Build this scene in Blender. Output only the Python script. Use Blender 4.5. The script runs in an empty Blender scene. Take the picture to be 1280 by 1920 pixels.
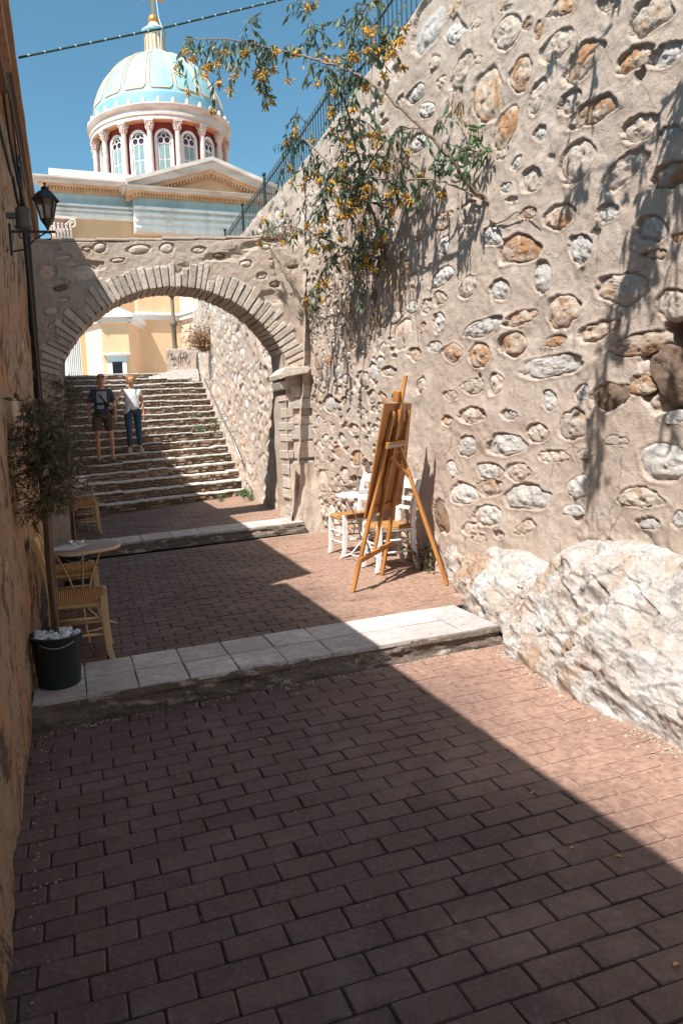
import bpy, math, random
import numpy as np
from math import sin, cos, tan, pi, radians, atan2, sqrt, exp
from mathutils import Vector, Matrix, Quaternion
random.seed(7); RNG = np.random.default_rng(7)
scene = bpy.context.scene
COL = scene.collection

# ------------------------------------------------------------------ camera, sky, sun, exposure
# origin = the eye; X to the right across the street, Y up the street, Z up; metres
FPX, CPX, CPY = 1390., 500., 934.
YAW, PITCH, ROLL = radians(14.9), radians(5.27), radians(2.72)
Fw = np.array([sin(YAW)*cos(PITCH), cos(YAW)*cos(PITCH), -sin(PITCH)])
_r = np.array([cos(YAW), -sin(YAW), 0.]); _u = np.cross(_r, Fw)
Rt = cos(ROLL)*_r - sin(ROLL)*_u
Up = sin(ROLL)*_r + cos(ROLL)*_u
cam = bpy.data.cameras.new('camera'); camo = bpy.data.objects.new('camera', cam); COL.objects.link(camo)
camo.matrix_world = Matrix(((Rt[0], Up[0], -Fw[0], 0), (Rt[1], Up[1], -Fw[1], 0), (Rt[2], Up[2], -Fw[2], 0), (0, 0, 0, 1)))
cam.sensor_fit = 'VERTICAL'; cam.sensor_height = 36; cam.sensor_width = 24
cam.lens = FPX/1920*36
cam.shift_x = (640-CPX)/1920; cam.shift_y = -(960-CPY)/1920
cam.clip_start = .05; cam.clip_end = 2000
scene.camera = camo

SUN = np.array([1., .75, -1.83]); SUN /= np.linalg.norm(SUN)
world = bpy.data.worlds.new('World'); scene.world = world; world.use_nodes = True
wn = world.node_tree; wn.nodes.clear()
sky = wn.nodes.new('ShaderNodeTexSky'); sky.sky_type = 'NISHITA'; sky.sun_disc = False
sky.sun_elevation = radians(55.7); sky.sun_rotation = atan2(-SUN[0], -SUN[1])
sky.altitude = 0; sky.air_density = 1.0; sky.dust_density = 0.6; sky.ozone_density = 0.7
bg = wn.nodes.new('ShaderNodeBackground'); bg.inputs[1].default_value = .056
tint = wn.nodes.new('ShaderNodeMix'); tint.data_type = 'RGBA'; tint.blend_type = 'MULTIPLY'; tint.inputs[0].default_value = 1; tint.inputs[7].default_value = (1.16, 1.78, 1.72, 1)
wo = wn.nodes.new('ShaderNodeOutputWorld')
wn.links.new(sky.outputs[0], tint.inputs[6]); wn.links.new(tint.outputs[2], bg.inputs[0]); wn.links.new(bg.outputs[0], wo.inputs[0])
sl = bpy.data.lights.new('sun', 'SUN'); sl.energy = 5.0; sl.angle = radians(.5); sl.color = (1, .95, .88)
so = bpy.data.objects.new('sun', sl); COL.objects.link(so)
so.rotation_mode = 'QUATERNION'; so.rotation_quaternion = Vector(SUN).to_track_quat('-Z', 'Y')
vs = scene.view_settings; vs.view_transform = 'Standard'; vs.look = 'None'; vs.gamma = 1; vs.use_curve_mapping = False
vs.exposure = 0.75

# ------------------------------------------------------------------ geometry helpers
def ray(x, y): return Rt*((x-CPX)/FPX) + Up*((CPY-y)/FPX) + Fw
def Gx(x, y, X): d = ray(x, y); return d*(X/d[0])
def Gy(x, y, Y): d = ray(x, y); return d*(Y/d[1])
def Gz(x, y, Z): d = ray(x, y); return d*(Z/d[2])
def Gn(x, y, n, k): d = ray(x, y); return d*(k/(d @ n))
def proj(p):
    z = p @ Fw; return CPX+FPX*(p @ Rt)/z, CPY-FPX*(p @ Up)/z
def T1(x, y): return -1.57+.012*(y-5.28)+.037*(x-.18)
def T2(x, y): return T1(x, y)+.12
def T0(x, y): return T1(x, y)-.163+.012*(x+.1)
def Gp(px, py, T):
    d = ray(px, py); t = 3.
    for _ in range(60):
        p = d*t; t = T(p[0], p[1])/d[2]
    return d*t

def hash2(ix, iy, seed):
    h = (ix.astype(np.int64)*374761393 + iy.astype(np.int64)*668265263 + seed*1442695041) & 0x7fffffff
    h = (h ^ (h >> 13))*1274126177 & 0x7fffffff
    return ((h ^ (h >> 16)) & 0xffff)/65535.
def vnoise(x, y, seed=0):
    x = np.asarray(x, float); y = np.asarray(y, float)
    ix = np.floor(x); iy = np.floor(y); fx = x-ix; fy = y-iy
    fx = fx*fx*(3-2*fx); fy = fy*fy*(3-2*fy)
    a = hash2(ix, iy, seed); b = hash2(ix+1, iy, seed); c = hash2(ix, iy+1, seed); d = hash2(ix+1, iy+1, seed)
    return (a+(b-a)*fx)*(1-fy)+(c+(d-c)*fx)*fy - .5
def fbm(x, y, o=4, seed=0, gain=.5):
    s = 0; a = 1.
    for i in range(o):
        s = s+a*vnoise(np.asarray(x)*2**i+i*17.3, np.asarray(y)*2**i-i*9.1, seed+i*31); a *= gain
    return s
def facets(x, y, seed):
    """angular blocks: every cell is a tilted plane"""
    ix = np.floor(x); iy = np.floor(y); best = np.full(x.shape, 9e9); h = np.zeros(x.shape)
    for dx in (-1, 0, 1):
        for dy in (-1, 0, 1):
            cx = ix+dx; cy = iy+dy; px = cx+hash2(cx, cy, seed); py = cy+hash2(cx, cy, seed+1); d = (x-px)**2+(y-py)**2
            v = (hash2(cx, cy, seed+2)-.5)*1.2+(x-px)*(hash2(cx, cy, seed+3)-.5)*2.6+(y-py)*(hash2(cx, cy, seed+4)-.5)*2.6
            m = d < best; best = np.where(m, d, best); h = np.where(m, v, h)
    return h
def ridged(x, y, o=4, seed=0):
    s = 0; a = 1.
    for i in range(o):
        n = 1-abs(vnoise(np.asarray(x)*2**i+i*5.3, np.asarray(y)*2**i+i*3.1, seed+i*13))*4
        s = s+a*n; a *= .5
    return s

ORG = {}
def setp(o, label=None, cat=None, group=None, kind=None):
    if label: o['label'] = label
    if cat: o['category'] = cat
    if group: o['group'] = group
    if kind: o['kind'] = kind
    return o
def thing(name, label, cat, loc=(0, 0, 0), group=None, kind=None):
    o = bpy.data.objects.new(name, None); COL.objects.link(o); o.location = loc
    o.empty_display_size = .1
    ORG[o.name] = np.array(loc, float)
    return setp(o, label, cat, group, kind)
def mesh_from(name, V, F):
    me = bpy.data.meshes.new(name); me.from_pydata([tuple(map(float, v)) for v in V], [], F); me.update(); return me
def link(name, me, parent=None, mat=None, smooth=False):
    if mat and not me.materials: me.materials.append(mat)
    if smooth: me.polygons.foreach_set('use_smooth', [True]*len(me.polygons))
    o = bpy.data.objects.new(name, me); COL.objects.link(o)
    if parent:
        o.parent = parent; ORG[o.name] = ORG.get(parent.name, np.zeros(3))
    else: ORG[o.name] = np.zeros(3)
    return o
def grid_obj(name, P, mat, parent=None, smooth=True, close=False, flip=False):
    """P: (n,m,3) array of points -> quad grid object"""
    n, m = P.shape[:2]
    org = ORG.get(parent.name, np.zeros(3)) if parent else np.zeros(3)
    idx = np.arange(n*m).reshape(n, m)
    a, b, c, d = idx[:-1, :-1], idx[1:, :-1], idx[1:, 1:], idx[:-1, 1:]
    q = np.stack([a, b, c, d] if not flip else [a, d, c, b], -1).reshape(-1, 4)
    me = bpy.data.meshes.new(name)
    me.vertices.add(n*m); me.vertices.foreach_set('co', (P-org).reshape(-1).astype(np.float32))
    me.loops.add(q.size); me.loops.foreach_set('vertex_index', q.reshape(-1).astype(np.int32))
    me.polygons.add(len(q)); me.polygons.foreach_set('loop_start', np.arange(0, q.size, 4, dtype=np.int32))
    me.polygons.foreach_set('loop_total', np.full(len(q), 4, dtype=np.int32))
    me.update(calc_edges=True); me.validate()
    return link(name, me, parent, mat, smooth)

def unit(v): v = np.asarray(v, float); n = np.linalg.norm(v); return v/n if n > 1e-9 else v
class MB:
    def __init__(s): s.V = []; s.F = []
    def add(s, V, F):
        b = len(s.V); s.V += [np.asarray(v, float) for v in V]; s.F += [tuple(i+b for i in f) for f in F]; return s
    def box(s, x0, x1, y0, y1, z0, z1, M=None):
        V = [(x, y, z) for z in (z0, z1) for y in (y0, y1) for x in (x0, x1)]
        if M is not None: V = [M(v) for v in V]
        return s.add(V, [(0, 2, 3, 1), (4, 5, 7, 6), (0, 1, 5, 4), (2, 6, 7, 3), (0, 4, 6, 2), (1, 3, 7, 5)])
    def prism(s, pts, d):
        """polygon pts (3d) extruded by vector d"""
        n = len(pts); pts = [np.asarray(p, float) for p in pts]; d = np.asarray(d, float)
        return s.add(pts+[p+d for p in pts], [tuple(range(n))[::-1], tuple(range(n, 2*n))]+[(i, (i+1) % n, n+(i+1) % n, n+i) for i in range(n)])
    def bar(s, a, b, w, h, up=(0, 0, 1), w2=None, h2=None):
        a = np.asarray(a, float); b = np.asarray(b, float); t = unit(b-a)
        u = np.cross(t, up)
        if np.linalg.norm(u) < 1e-6: u = np.cross(t, (1, 0, 0))
        u = unit(u); v = np.cross(u, t); w2 = w if w2 is None else w2; h2 = h if h2 is None else h2
        V = []
        for p, ww, hh in ((a, w, h), (b, w2, h2)):
            for su, sv in ((-1, -1), (1, -1), (1, 1), (-1, 1)): V.append(p+u*su*ww/2+v*sv*hh/2)
        return s.add(V, [(3, 2, 1, 0), (4, 5, 6, 7), (0, 1, 5, 4), (1, 2, 6, 5), (2, 3, 7, 6), (3, 0, 4, 7)])
    def tube(s, path, r, n=6, cap=True):
        path = [np.asarray(p, float) for p in path]; k = len(path)
        rs = list(r) if hasattr(r, '__len__') else [r]*k
        V = []; prev = None
        for i, p in enumerate(path):
            t = unit(path[min(i+1, k-1)]-path[max(i-1, 0)])
            if prev is None:
                u = np.cross(t, (0, 0, 1))
                if np.linalg.norm(u) < .05: u = np.cross(t, (1, 0, 0))
            else: u = prev-t*(prev @ t)
            u = unit(u); prev = u; v = np.cross(t, u)
            for j in range(n):
                a = 2*pi*j/n; V.append(p+(u*cos(a)+v*sin(a))*rs[i])
        F = [(i*n+j, i*n+(j+1) % n, (i+1)*n+(j+1) % n, (i+1)*n+j) for i in range(k-1) for j in range(n)]
        if cap: F += [tuple(range(n))[::-1], tuple((k-1)*n+j for j in range(n))]
        return s.add(V, F)
    def lathe(s, prof, c=(0, 0, 0), n=24, a0=0, a1=2*pi):
        """prof: list of (r,z); full or partial revolution about the vertical through c"""
        full = abs(a1-a0-2*pi) < 1e-6; m = n if full else n+1
        c = np.asarray(c, float)
        V = [c+np.array([r*cos(a0+(a1-a0)*j/n), r*sin(a0+(a1-a0)*j/n), z]) for r, z in prof for j in range(m)]
        F = [(i*m+j, i*m+(j+1) % m, (i+1)*m+(j+1) % m, (i+1)*m+j) for i in range(len(prof)-1) for j in range(n)]
        return s.add(V, F)
    def ball(s, c, r, n=10, m=6):
        r = np.ones(3)*r if not hasattr(r, '__len__') else np.asarray(r, float); c = np.asarray(c, float)
        V = [c+np.array([0, 0, -1])*r]+[c+np.array([cos(2*pi*j/n)*sin(pi*i/m), sin(2*pi*j/n)*sin(pi*i/m), -cos(pi*i/m)])*r for i in range(1, m) for j in range(n)]+[c+np.array([0, 0, 1])*r]
        F = [(0, 1+(j+1) % n, 1+j) for j in range(n)]
        F += [(1+(i-1)*n+j, 1+(i-1)*n+(j+1) % n, 1+i*n+(j+1) % n, 1+i*n+j) for i in range(1, m-1) for j in range(n)]
        e = len(V)-1; F += [(e, 1+(m-2)*n+j, 1+(m-2)*n+(j+1) % n) for j in range(n)]
        return s.add(V, F)
    def mesh(s, name, org=None):
        V = np.array(s.V)
        if org is not None: V = V-org
        return mesh_from(name, V, s.F)
    def build(s, name, mat, parent=None, smooth=False, bevel=0, kind=None, label=None):
        org = ORG.get(parent.name, np.zeros(3)) if parent else np.zeros(3)
        o = link(name, s.mesh(name, org), parent, mat, smooth)
        if bevel:
            b = o.modifiers.new('bevel', 'BEVEL'); b.width = bevel; b.segments = 2; b.limit_method = 'ANGLE'
        if kind: o['kind'] = kind
        if label: o['label'] = label
        return o
def copy_tree(o, parent=None):
    c = o.copy(); COL.objects.link(c); c.parent = parent
    for ch in list(o.children): copy_tree(ch, c)
    return c

# ------------------------------------------------------------------ materials
def nt(name):
    m = bpy.data.materials.new(name); m.use_nodes = True
    t = m.node_tree; b = t.nodes['Principled BSDF']; return m, t, b
def node(t, typ, **kw):
    n = t.nodes.new(typ)
    for k, v in kw.items():
        if k.startswith('i_'): n.inputs[k[2:]].default_value = v
        else: setattr(n, k, v)
    return n
def noise(t, vec, scale, detail=6, rough=.6, dist=0):
    n = node(t, 'ShaderNodeTexNoise'); n.inputs['Scale'].default_value = scale; n.inputs['Detail'].default_value = detail
    n.inputs['Roughness'].default_value = rough; n.inputs['Distortion'].default_value = dist
    t.links.new(vec, n.inputs['Vector']); return n.outputs['Fac']
def ramp(t, fac, stops):
    r = node(t, 'ShaderNodeValToRGB'); e = r.color_ramp.elements
    while len(e) < len(stops): e.new(.5)
    for el, (p, c) in zip(e, stops):
        el.position = p; el.color = (c, c, c, 1) if not hasattr(c, '__len__') else (*c, 1)
    t.links.new(fac, r.inputs[0]); return r.outputs[0]
def mix(t, fac, a, b, mode='MIX'):
    m = node(t, 'ShaderNodeMix', data_type='RGBA', blend_type=mode)
    for s, v in ((0, fac), (6, a), (7, b)):
        if hasattr(v, 'links'): t.links.new(v, m.inputs[s])
        elif s == 0: m.inputs[0].default_value = v
        else: m.inputs[s].default_value = (*v, 1) if hasattr(v, '__len__') else (v, v, v, 1)
    return m.outputs[2]
def pos(t, scale=(1, 1, 1)):
    g = node(t, 'ShaderNodeNewGeometry')
    mp = node(t, 'ShaderNodeMapping'); mp.inputs['Scale'].default_value = scale
    t.links.new(g.outputs['Position'], mp.inputs[0]); return mp.outputs[0]
def objrand(t):
    return node(t, 'ShaderNodeObjectInfo').outputs['Random']
def bump(t, b, h, strength, dist, prev=None):
    n = node(t, 'ShaderNodeBump'); n.inputs['Strength'].default_value = strength; n.inputs['Distance'].default_value = dist
    t.links.new(h, n.inputs['Height'])
    if prev is not None: t.links.new(prev, n.inputs['Normal'])
    t.links.new(n.outputs[0], b.inputs['Normal']); return n.outputs[0]
def simple(name, c, c2=None, scale=8, rough=.7, bs=0, bsc=60, metal=0, var=0, stops=(.35, .65), stretch=(1, 1, 1), bd=.01):
    m, t, b = nt(name); v = pos(t, stretch)
    b.inputs['Roughness'].default_value = rough; b.inputs['Metallic'].default_value = metal
    col = None
    if c2 is not None: col = ramp(t, noise(t, v, scale), [(stops[0], c), (stops[1], c2)])
    if var:
        r = ramp(t, objrand(t), [(0, 1-var), (1, 1+var)])
        col = mix(t, 1., col if col is not None else c, r, 'MULTIPLY')
    if col is None: b.inputs['Base Color'].default_value = (*c, 1)
    else: t.links.new(col, b.inputs['Base Color'])
    if bs: bump(t, b, noise(t, v, bsc, 8, .65), bs, bd)
    return m
M = {}
# bricks of the paving: dusty red-brown stamped bricks
def brick_mat(name, ca, cb, sun_dust):
    m, t, b = nt(name); v = pos(t)
    big = noise(t, v, 1.1, 5, .6); fine = noise(t, v, 26, 8, .7)
    col = ramp(t, fine, [(.3, ca), (.7, cb)])
    rr = ramp(t, objrand(t), [(0, .80), (.5, 1.0), (1, 1.18)])
    col = mix(t, 1., col, rr, 'MULTIPLY')
    col = mix(t, ramp(t, noise(t, v, 55, 8, .85), [(.52, 0.), (.62, .55)]), col, (.26, .19, .17))
    col = mix(t, ramp(t, noise(t, v, 2.2, 8, .75), [(.52, 0.), (.66, .45)]), col, (.20, .15, .14))
    vor = node(t, 'ShaderNodeTexVoronoi'); vor.inputs['Scale'].default_value = 4.5; t.links.new(v, vor.inputs['Vector'])
    rr2 = ramp(t, vor.outputs['Color'], [(0, .84), (1, 1.14)]); col = mix(t, 1., col, rr2, 'MULTIPLY')
    # dust tone carries painted sunlight: paler past the shadow edge, and in patches
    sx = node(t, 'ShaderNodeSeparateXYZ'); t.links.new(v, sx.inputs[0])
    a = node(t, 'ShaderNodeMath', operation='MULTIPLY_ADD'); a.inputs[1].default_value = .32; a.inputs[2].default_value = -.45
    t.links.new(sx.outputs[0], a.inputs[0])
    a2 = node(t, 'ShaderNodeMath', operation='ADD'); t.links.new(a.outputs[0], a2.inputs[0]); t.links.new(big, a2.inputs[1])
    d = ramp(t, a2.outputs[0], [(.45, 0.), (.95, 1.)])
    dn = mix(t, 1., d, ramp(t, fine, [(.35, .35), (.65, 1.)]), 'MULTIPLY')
    col = mix(t, dn, col, sun_dust)
    col = mix(t, ramp(t, noise(t, v, 3.3, 9, .75, .5), [(.56, 0.), (.72, .5)]), col, (.085, .06, .055))
    t.links.new(col, b.inputs['Base Color'])
    t.links.new(ramp(t, fine, [(.3, .55), (.7, .85)]), b.inputs['Roughness'])
    n1 = bump(t, b, noise(t, v, 14, 6, .6), .5, .012)
    bump(t, b, noise(t, v, 90, 6, .7), .35, .004, n1)
    return m
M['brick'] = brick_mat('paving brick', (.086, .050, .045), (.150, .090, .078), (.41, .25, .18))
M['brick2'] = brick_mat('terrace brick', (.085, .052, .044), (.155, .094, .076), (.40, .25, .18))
def joint_mat():
    m, t, b = nt('paving joint'); v = pos(t)
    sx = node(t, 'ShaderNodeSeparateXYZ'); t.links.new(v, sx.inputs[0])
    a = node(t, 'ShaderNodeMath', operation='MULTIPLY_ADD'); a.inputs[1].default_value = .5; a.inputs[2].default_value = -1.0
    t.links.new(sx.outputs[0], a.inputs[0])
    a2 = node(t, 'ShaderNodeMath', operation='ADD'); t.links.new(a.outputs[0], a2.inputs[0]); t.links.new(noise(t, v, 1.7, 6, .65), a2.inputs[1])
    col = ramp(t, a2.outputs[0], [(.35, (.040, .028, .026)), (.75, (.36, .26, .215))])  # joints turn paler to the right: sunlight past the shadow edge put into colour
    t.links.new(col, b.inputs['Base Color']); b.inputs['Roughness'].default_value = .95
    bump(t, b, noise(t, v, 120, 5, .7), .5, .004); return m
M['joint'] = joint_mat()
def tile_mat():
    m, t, b = nt('ledge tile'); v = pos(t)
    vs_ = pos(t, (1.2, 2.6, 1)); n = noise(t, vs_, 4, 10, .68, 1.4); f = noise(t, vs_, 13, 10, .8, .8)
    col = ramp(t, n, [(.3, (.52, .47, .46)), (.5, (.72, .69, .68)), (.72, (.84, .82, .81))])
    col = mix(t, ramp(t, f, [(.38, .75), (.50, 0.)]), col, (.24, .20, .195))
    cr = node(t, 'ShaderNodeMath', operation='SUBTRACT'); cr.inputs[1].default_value = .5; t.links.new(n, cr.inputs[0])
    ca = node(t, 'ShaderNodeMath', operation='ABSOLUTE'); t.links.new(cr.outputs[0], ca.inputs[0])
    col = mix(t, ramp(t, ca.outputs[0], [(0., .8), (.012, 0.)]), col, (.16, .13, .13))
    col = mix(t, ramp(t, noise(t, v, 1.4, 7, .7), [(.45, .6), (.62, 0.)]), col, (.40, .32, .30))
    rr = ramp(t, objrand(t), [(0, .86), (1, 1.08)]); col = mix(t, 1., col, rr, 'MULTIPLY')
    t.links.new(col, b.inputs['Base Color']); b.inputs['Roughness'].default_value = .55
    n1 = bump(t, b, n, .6, .02); bump(t, b, f, .5, .008, n1); return m
M['tile'] = tile_mat()
def mortar_mat(name, base, light, dark, drip=True, k=1.):
    m, t, b = nt(name); v = pos(t); vd = pos(t, (1, 2.6, .35))
    n = noise(t, v, 1.5, 8, .62, .3)
    col = ramp(t, n, [(.28, dark), (.46, base), (.62, base), (.8, light)])
    if drip:
        col = mix(t, ramp(t, noise(t, vd, 1.3, 8, .65, .6), [(.5, 0.), (.7, .75)]), col, light)
        col = mix(t, ramp(t, noise(t, pos(t, (1, 3.2, .5)), 2.1, 7, .7, .4), [(.55, 0.), (.68, .45)]), col, (.30, .33, .34))
    col = mix(t, ramp(t, noise(t, v, 9, 9, .75), [(.58, 0.), (.64, .65)]), col, (.17, .135, .115))
    col = mix(t, .45, col, ramp(t, noise(t, v, 46, 8, .8), [(.3, dark), (.7, light)]))
    cv = node(t, 'ShaderNodeTexVoronoi', feature='DISTANCE_TO_EDGE'); cv.inputs['Scale'].default_value = 2.1
    cn = node(t, 'ShaderNodeTexNoise'); cn.inputs['Scale'].default_value = 4; cn.inputs['Detail'].default_value = 6; t.links.new(v, cn.inputs['Vector'])
    t.links.new(mix(t, .16, v, cn.outputs['Color']), cv.inputs['Vector'])
    crk = mix(t, 1., ramp(t, cv.outputs['Distance'], [(0, 1.), (.007, 0.)]), ramp(t, noise(t, v, 1.2, 3), [(.47, 0.), (.52, .8)]), 'MULTIPLY')
    col = mix(t, crk, col, (.13, .10, .085))
    t.links.new(col, b.inputs['Base Color']); b.inputs['Roughness'].default_value = .92
    h1 = noise(t, v, 8.5, 10, .70, .2); h2 = noise(t, v, 70, 6, .75)
    n1 = bump(t, b, h1, .7*k, .03); bump(t, b, h2, 1.*k, .010, n1); return m
M['mortar'] = mortar_mat('wall mortar', (.50, .385, .305), (.70, .61, .54), (.36, .265, .205))
M['mortar_arch'] = mortar_mat('arch mortar', (.48, .375, .295), (.62, .53, .45), (.36, .275, .21))
M['mortar_left'] = mortar_mat('left plaster', (.48, .33, .23), (.66, .52, .40), (.28, .16, .09), False, 1.4)
_t = M['mortar_left'].node_tree; _b = _t.nodes['Principled BSDF']; _c = _b.inputs['Base Color'].links[0].from_socket
_c = mix(_t, ramp(_t, noise(_t, pos(_t, (1, 1, .45)), 5.5, 9, .8, .4), [(.51, 0.), (.55, .9)]), _c, (.11, .065, .04))
_c = mix(_t, ramp(_t, noise(_t, pos(_t, (1, 1, .5)), 2.7, 9, .75, .4), [(.50, 0.), (.58, .75)]), _c, (.60, .31, .13))
_t.links.new(_c, _b.inputs['Base Color'])
def stone_mat(name, a, bcol, patch, pf, var=.12):
    m, t, b = nt(name); v = pos(t)
    oi = node(t, 'ShaderNodeObjectInfo')
    ad = node(t, 'ShaderNodeVectorMath', operation='MULTIPLY_ADD'); ad.inputs[1].default_value = (7, 7, 7)
    t.links.new(oi.outputs['Random'], ad.inputs[0]); t.links.new(v, ad.inputs[2]); v2 = ad.outputs[0]
    col = ramp(t, noise(t, v2, 16, 9, .72), [(.3, a), (.62, bcol)])
    col = mix(t, ramp(t, noise(t, v2, 6, 6, .6, .6), [(pf, 0.), (pf+.1, .85)]), col, patch)
    pit = noise(t, v2, 55, 8, .8)
    col = mix(t, ramp(t, pit, [(.38, .55), (.46, 0.)]), col, (.22, .15, .11))
    rr = ramp(t, oi.outputs['Random'], [(0, 1-var), (1, 1+var)]); col = mix(t, 1., col, rr, 'MULTIPLY')
    t.links.new(col, b.inputs['Base Color']); b.inputs['Roughness'].default_value = .93
    n1 = bump(t, b, noise(t, v2, 24, 9, .75, .3), 1., .03); bump(t, b, pit, .9, .010, n1); return m
M['st_w'] = stone_mat('white rubble stone', (.58, .53, .49), (.78, .74, .70), (.58, .40, .27), .60)
M['st_p'] = stone_mat('pink rubble stone', (.58, .46, .37), (.76, .65, .56), (.56, .33, .18), .57)
M['st_o'] = stone_mat('orange rubble stone', (.54, .39, .28), (.72, .59, .48), (.54, .26, .11), .49)
M['st_d'] = stone_mat('brown rubble stone', (.17, .115, .08), (.30, .21, .15), (.30, .15, .07), .55)
def rock_mat():
    m, t, b = nt('limestone rock'); v = pos(t); vs2 = pos(t, (1.4, 2.2, .8))
    n = noise(t, vs2, 2.0, 9, .66, .7)
    col = ramp(t, n, [(.28, (.62, .42, .30)), (.42, (.74, .62, .53)), (.52, (.82, .76, .72)), (.68, (.88, .86, .85))])
    col = mix(t, ramp(t, noise(t, v, 1.7, 6, .6, .6), [(.50, 0.), (.60, .8)]), col, (.60, .36, .21))
    col = mix(t, ramp(t, noise(t, vs2, 7, 8, .75, 1.0), [(.63, 0.), (.70, .7)]), col, (.46, .29, .19))
    t.links.new(col, b.inputs['Base Color']); b.inputs['Roughness'].default_value = .9
    vo = node(t, 'ShaderNodeTexVoronoi', feature='DISTANCE_TO_EDGE'); vo.inputs['Scale'].default_value = 4
    dv = node(t, 'ShaderNodeTexNoise'); dv.inputs['Scale'].default_value = 5; t.links.new(v, dv.inputs['Vector'])
    mx = mix(t, .25, v, dv.outputs['Color']); t.links.new(mx, vo.inputs['Vector'])
    cr = ramp(t, vo.outputs['Distance'], [(0, 0.), (.05, 1.)])
    n0 = bump(t, b, cr, .9, .05)
    n1 = bump(t, b, noise(t, vs2, 11, 10, .78, .5), 1., .07, n0); bump(t, b, noise(t, v, 60, 6, .75), .8, .012, n1); return m
M['rock'] = rock_mat()
M['kerb'] = mortar_mat('kerb concrete', (.125, .088, .068), (.40, .33, .28), (.06, .042, .034), False)
_t = M['kerb'].node_tree; _b = _t.nodes['Principled BSDF']; _c = _b.inputs['Base Color'].links[0].from_socket
_c = mix(_t, ramp(_t, noise(_t, pos(_t, (1, 1, 3)), 3.2, 9, .75, .3), [(.54, 0.), (.60, .85)]), _c, (.52, .44, .38))
_t.links.new(_c, _b.inputs['Base Color'])
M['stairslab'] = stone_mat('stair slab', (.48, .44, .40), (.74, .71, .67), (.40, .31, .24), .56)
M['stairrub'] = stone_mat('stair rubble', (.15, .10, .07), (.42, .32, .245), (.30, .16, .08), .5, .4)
M['stairdirt'] = simple('stair earth', (.10, .07, .05), (.25, .18, .13), 14, .95, .8, 30)
M['vous'] = stone_mat('voussoir stone', (.50, .41, .34), (.70, .62, .54), (.48, .33, .23), .6, .2)
M['quoin'] = stone_mat('quoin stone', (.55, .50, .45), (.68, .64, .59), (.5, .38, .28), .62, .08)
M['green_iron'] = simple('green painted iron', (.008, .022, .020), (.014, .034, .03), 20, .45, metal=.0)
M['black_iron'] = simple('black iron', (.012, .012, .016), (.025, .024, .026), 30, .42, .2, 80)
M['cream_wood'] = simple('cream wood', (.50, .33, .17), (.58, .40, .22), 12, .5, .15, 60, stretch=(1, 1, .2))
M['rush'] = None
M['white_wood'] = simple('white painted wood', (.66, .65, .64), (.80, .79, .78), 9, .55, .25, 50)
M['easel'] = simple('orange varnished wood', (.33, .13, .03), (.50, .225, .065), 9, .38, .2, 50, stretch=(1, 1, .15))
M['board'] = simple('plywood board', (.27, .105, .025), (.37, .16, .045), 5, .5, .1, 90)
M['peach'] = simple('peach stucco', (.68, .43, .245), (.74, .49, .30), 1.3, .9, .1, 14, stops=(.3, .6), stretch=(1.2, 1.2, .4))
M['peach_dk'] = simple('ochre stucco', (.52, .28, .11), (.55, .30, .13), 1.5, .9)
M['peach_lit'] = simple('sunlit peach stucco', (.72, .52, .39), (.75, .55, .42), 1.5, .9)  # paler copy of the peach for sunward faces, sunlight put into the colour
M['white'] = simple('white plaster', (.64, .61, .58), (.82, .82, .81), 1.6, .8, .1, 10, stops=(.3, .52), stretch=(1.5, 1.5, .35))
M['blueband'] = simple('pale blue plaster', (.34, .45, .48), (.47, .59, .61), 1.4, .9, .1, 10, stops=(.3, .58), stretch=(1, 1, .6))
M['marble'] = simple('pinkish marble', (.55, .45, .40), (.74, .67, .63), 2.2, .7, .2, 10, stretch=(.4, .4, 2))
M['orange_st'] = simple('stained marble', (.58, .33, .17), (.70, .48, .33), 2.5, .8, .2, 12)
M['colst'] = simple('column marble', (.62, .48, .43), (.76, .66, .61), 3, .65, .15, 14)
M['red'] = simple('dark red drum', (.22, .032, .026), (.27, .045, .035), 3, .85)
M['terracotta'] = simple('terracotta flashing', (.50, .13, .045), (.56, .18, .07), 3, .85)
M['dome'] = simple('turquoise dome', (.25, .45, .49), (.38, .59, .60), .8, .6, .15, 6, stops=(.3, .6), stretch=(1.4, 1.4, .5))
M['dome_blue'] = simple('blue dome foot', (.18, .38, .50), (.25, .45, .55), .9, .6)
M['gold'] = simple('gold leaf', (.62, .30, .07), (.70, .38, .12), 6, .35, metal=.6)
M['ribs'] = simple('ochre rib', (.70, .42, .22), (.78, .56, .38), 4, .6)
M['glass_teal'] = simple('teal window pane', (.20, .33, .34), (.27, .40, .40), 2, .15)
M['glass_dark'] = simple('stained pane', (.045, .03, .055), (.09, .05, .08), 3, .15)
M['glass_black'] = simple('dark opening', (.02, .015, .012), (.03, .02, .018), 3, .4)
M['stake'] = simple('bamboo stake', (.07, .045, .03), (.15, .095, .06), 18, .55, .2, 40, stretch=(1, 1, .3))
M['pot'] = simple('dark green plastic', (.008, .016, .016), (.012, .022, .021), 6, .38)
M['soil'] = simple('soil', (.03, .02, .013), (.07, .05, .035), 40, .95, .8, 50)
M['pebble'] = simple('white pebble', (.62, .64, .66), (.76, .77, .78), 20, .7, var=.15)
M['zinc'] = simple('zinc table top', (.14, .125, .135), (.22, .20, .21), 4, .45)
M['conc'] = simple('grey box', (.10, .09, .085), (.14, .13, .12), 20, .6)
M['cable'] = simple('black cable', (.012, .011, .012), rough=.5)
M['dkgreen'] = simple('green cable', (.02, .07, .06), rough=.5)
M['tie'] = simple('white tie', (.7, .75, .72), rough=.5)
M['steel'] = simple('galvanised rail', (.30, .27, .25), (.42, .39, .36), 12, .4, metal=.7)
M['fascia'] = simple('ochre eave plaster', (.36, .20, .10), (.50, .31, .18), 6, .9, .5, 26)
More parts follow.
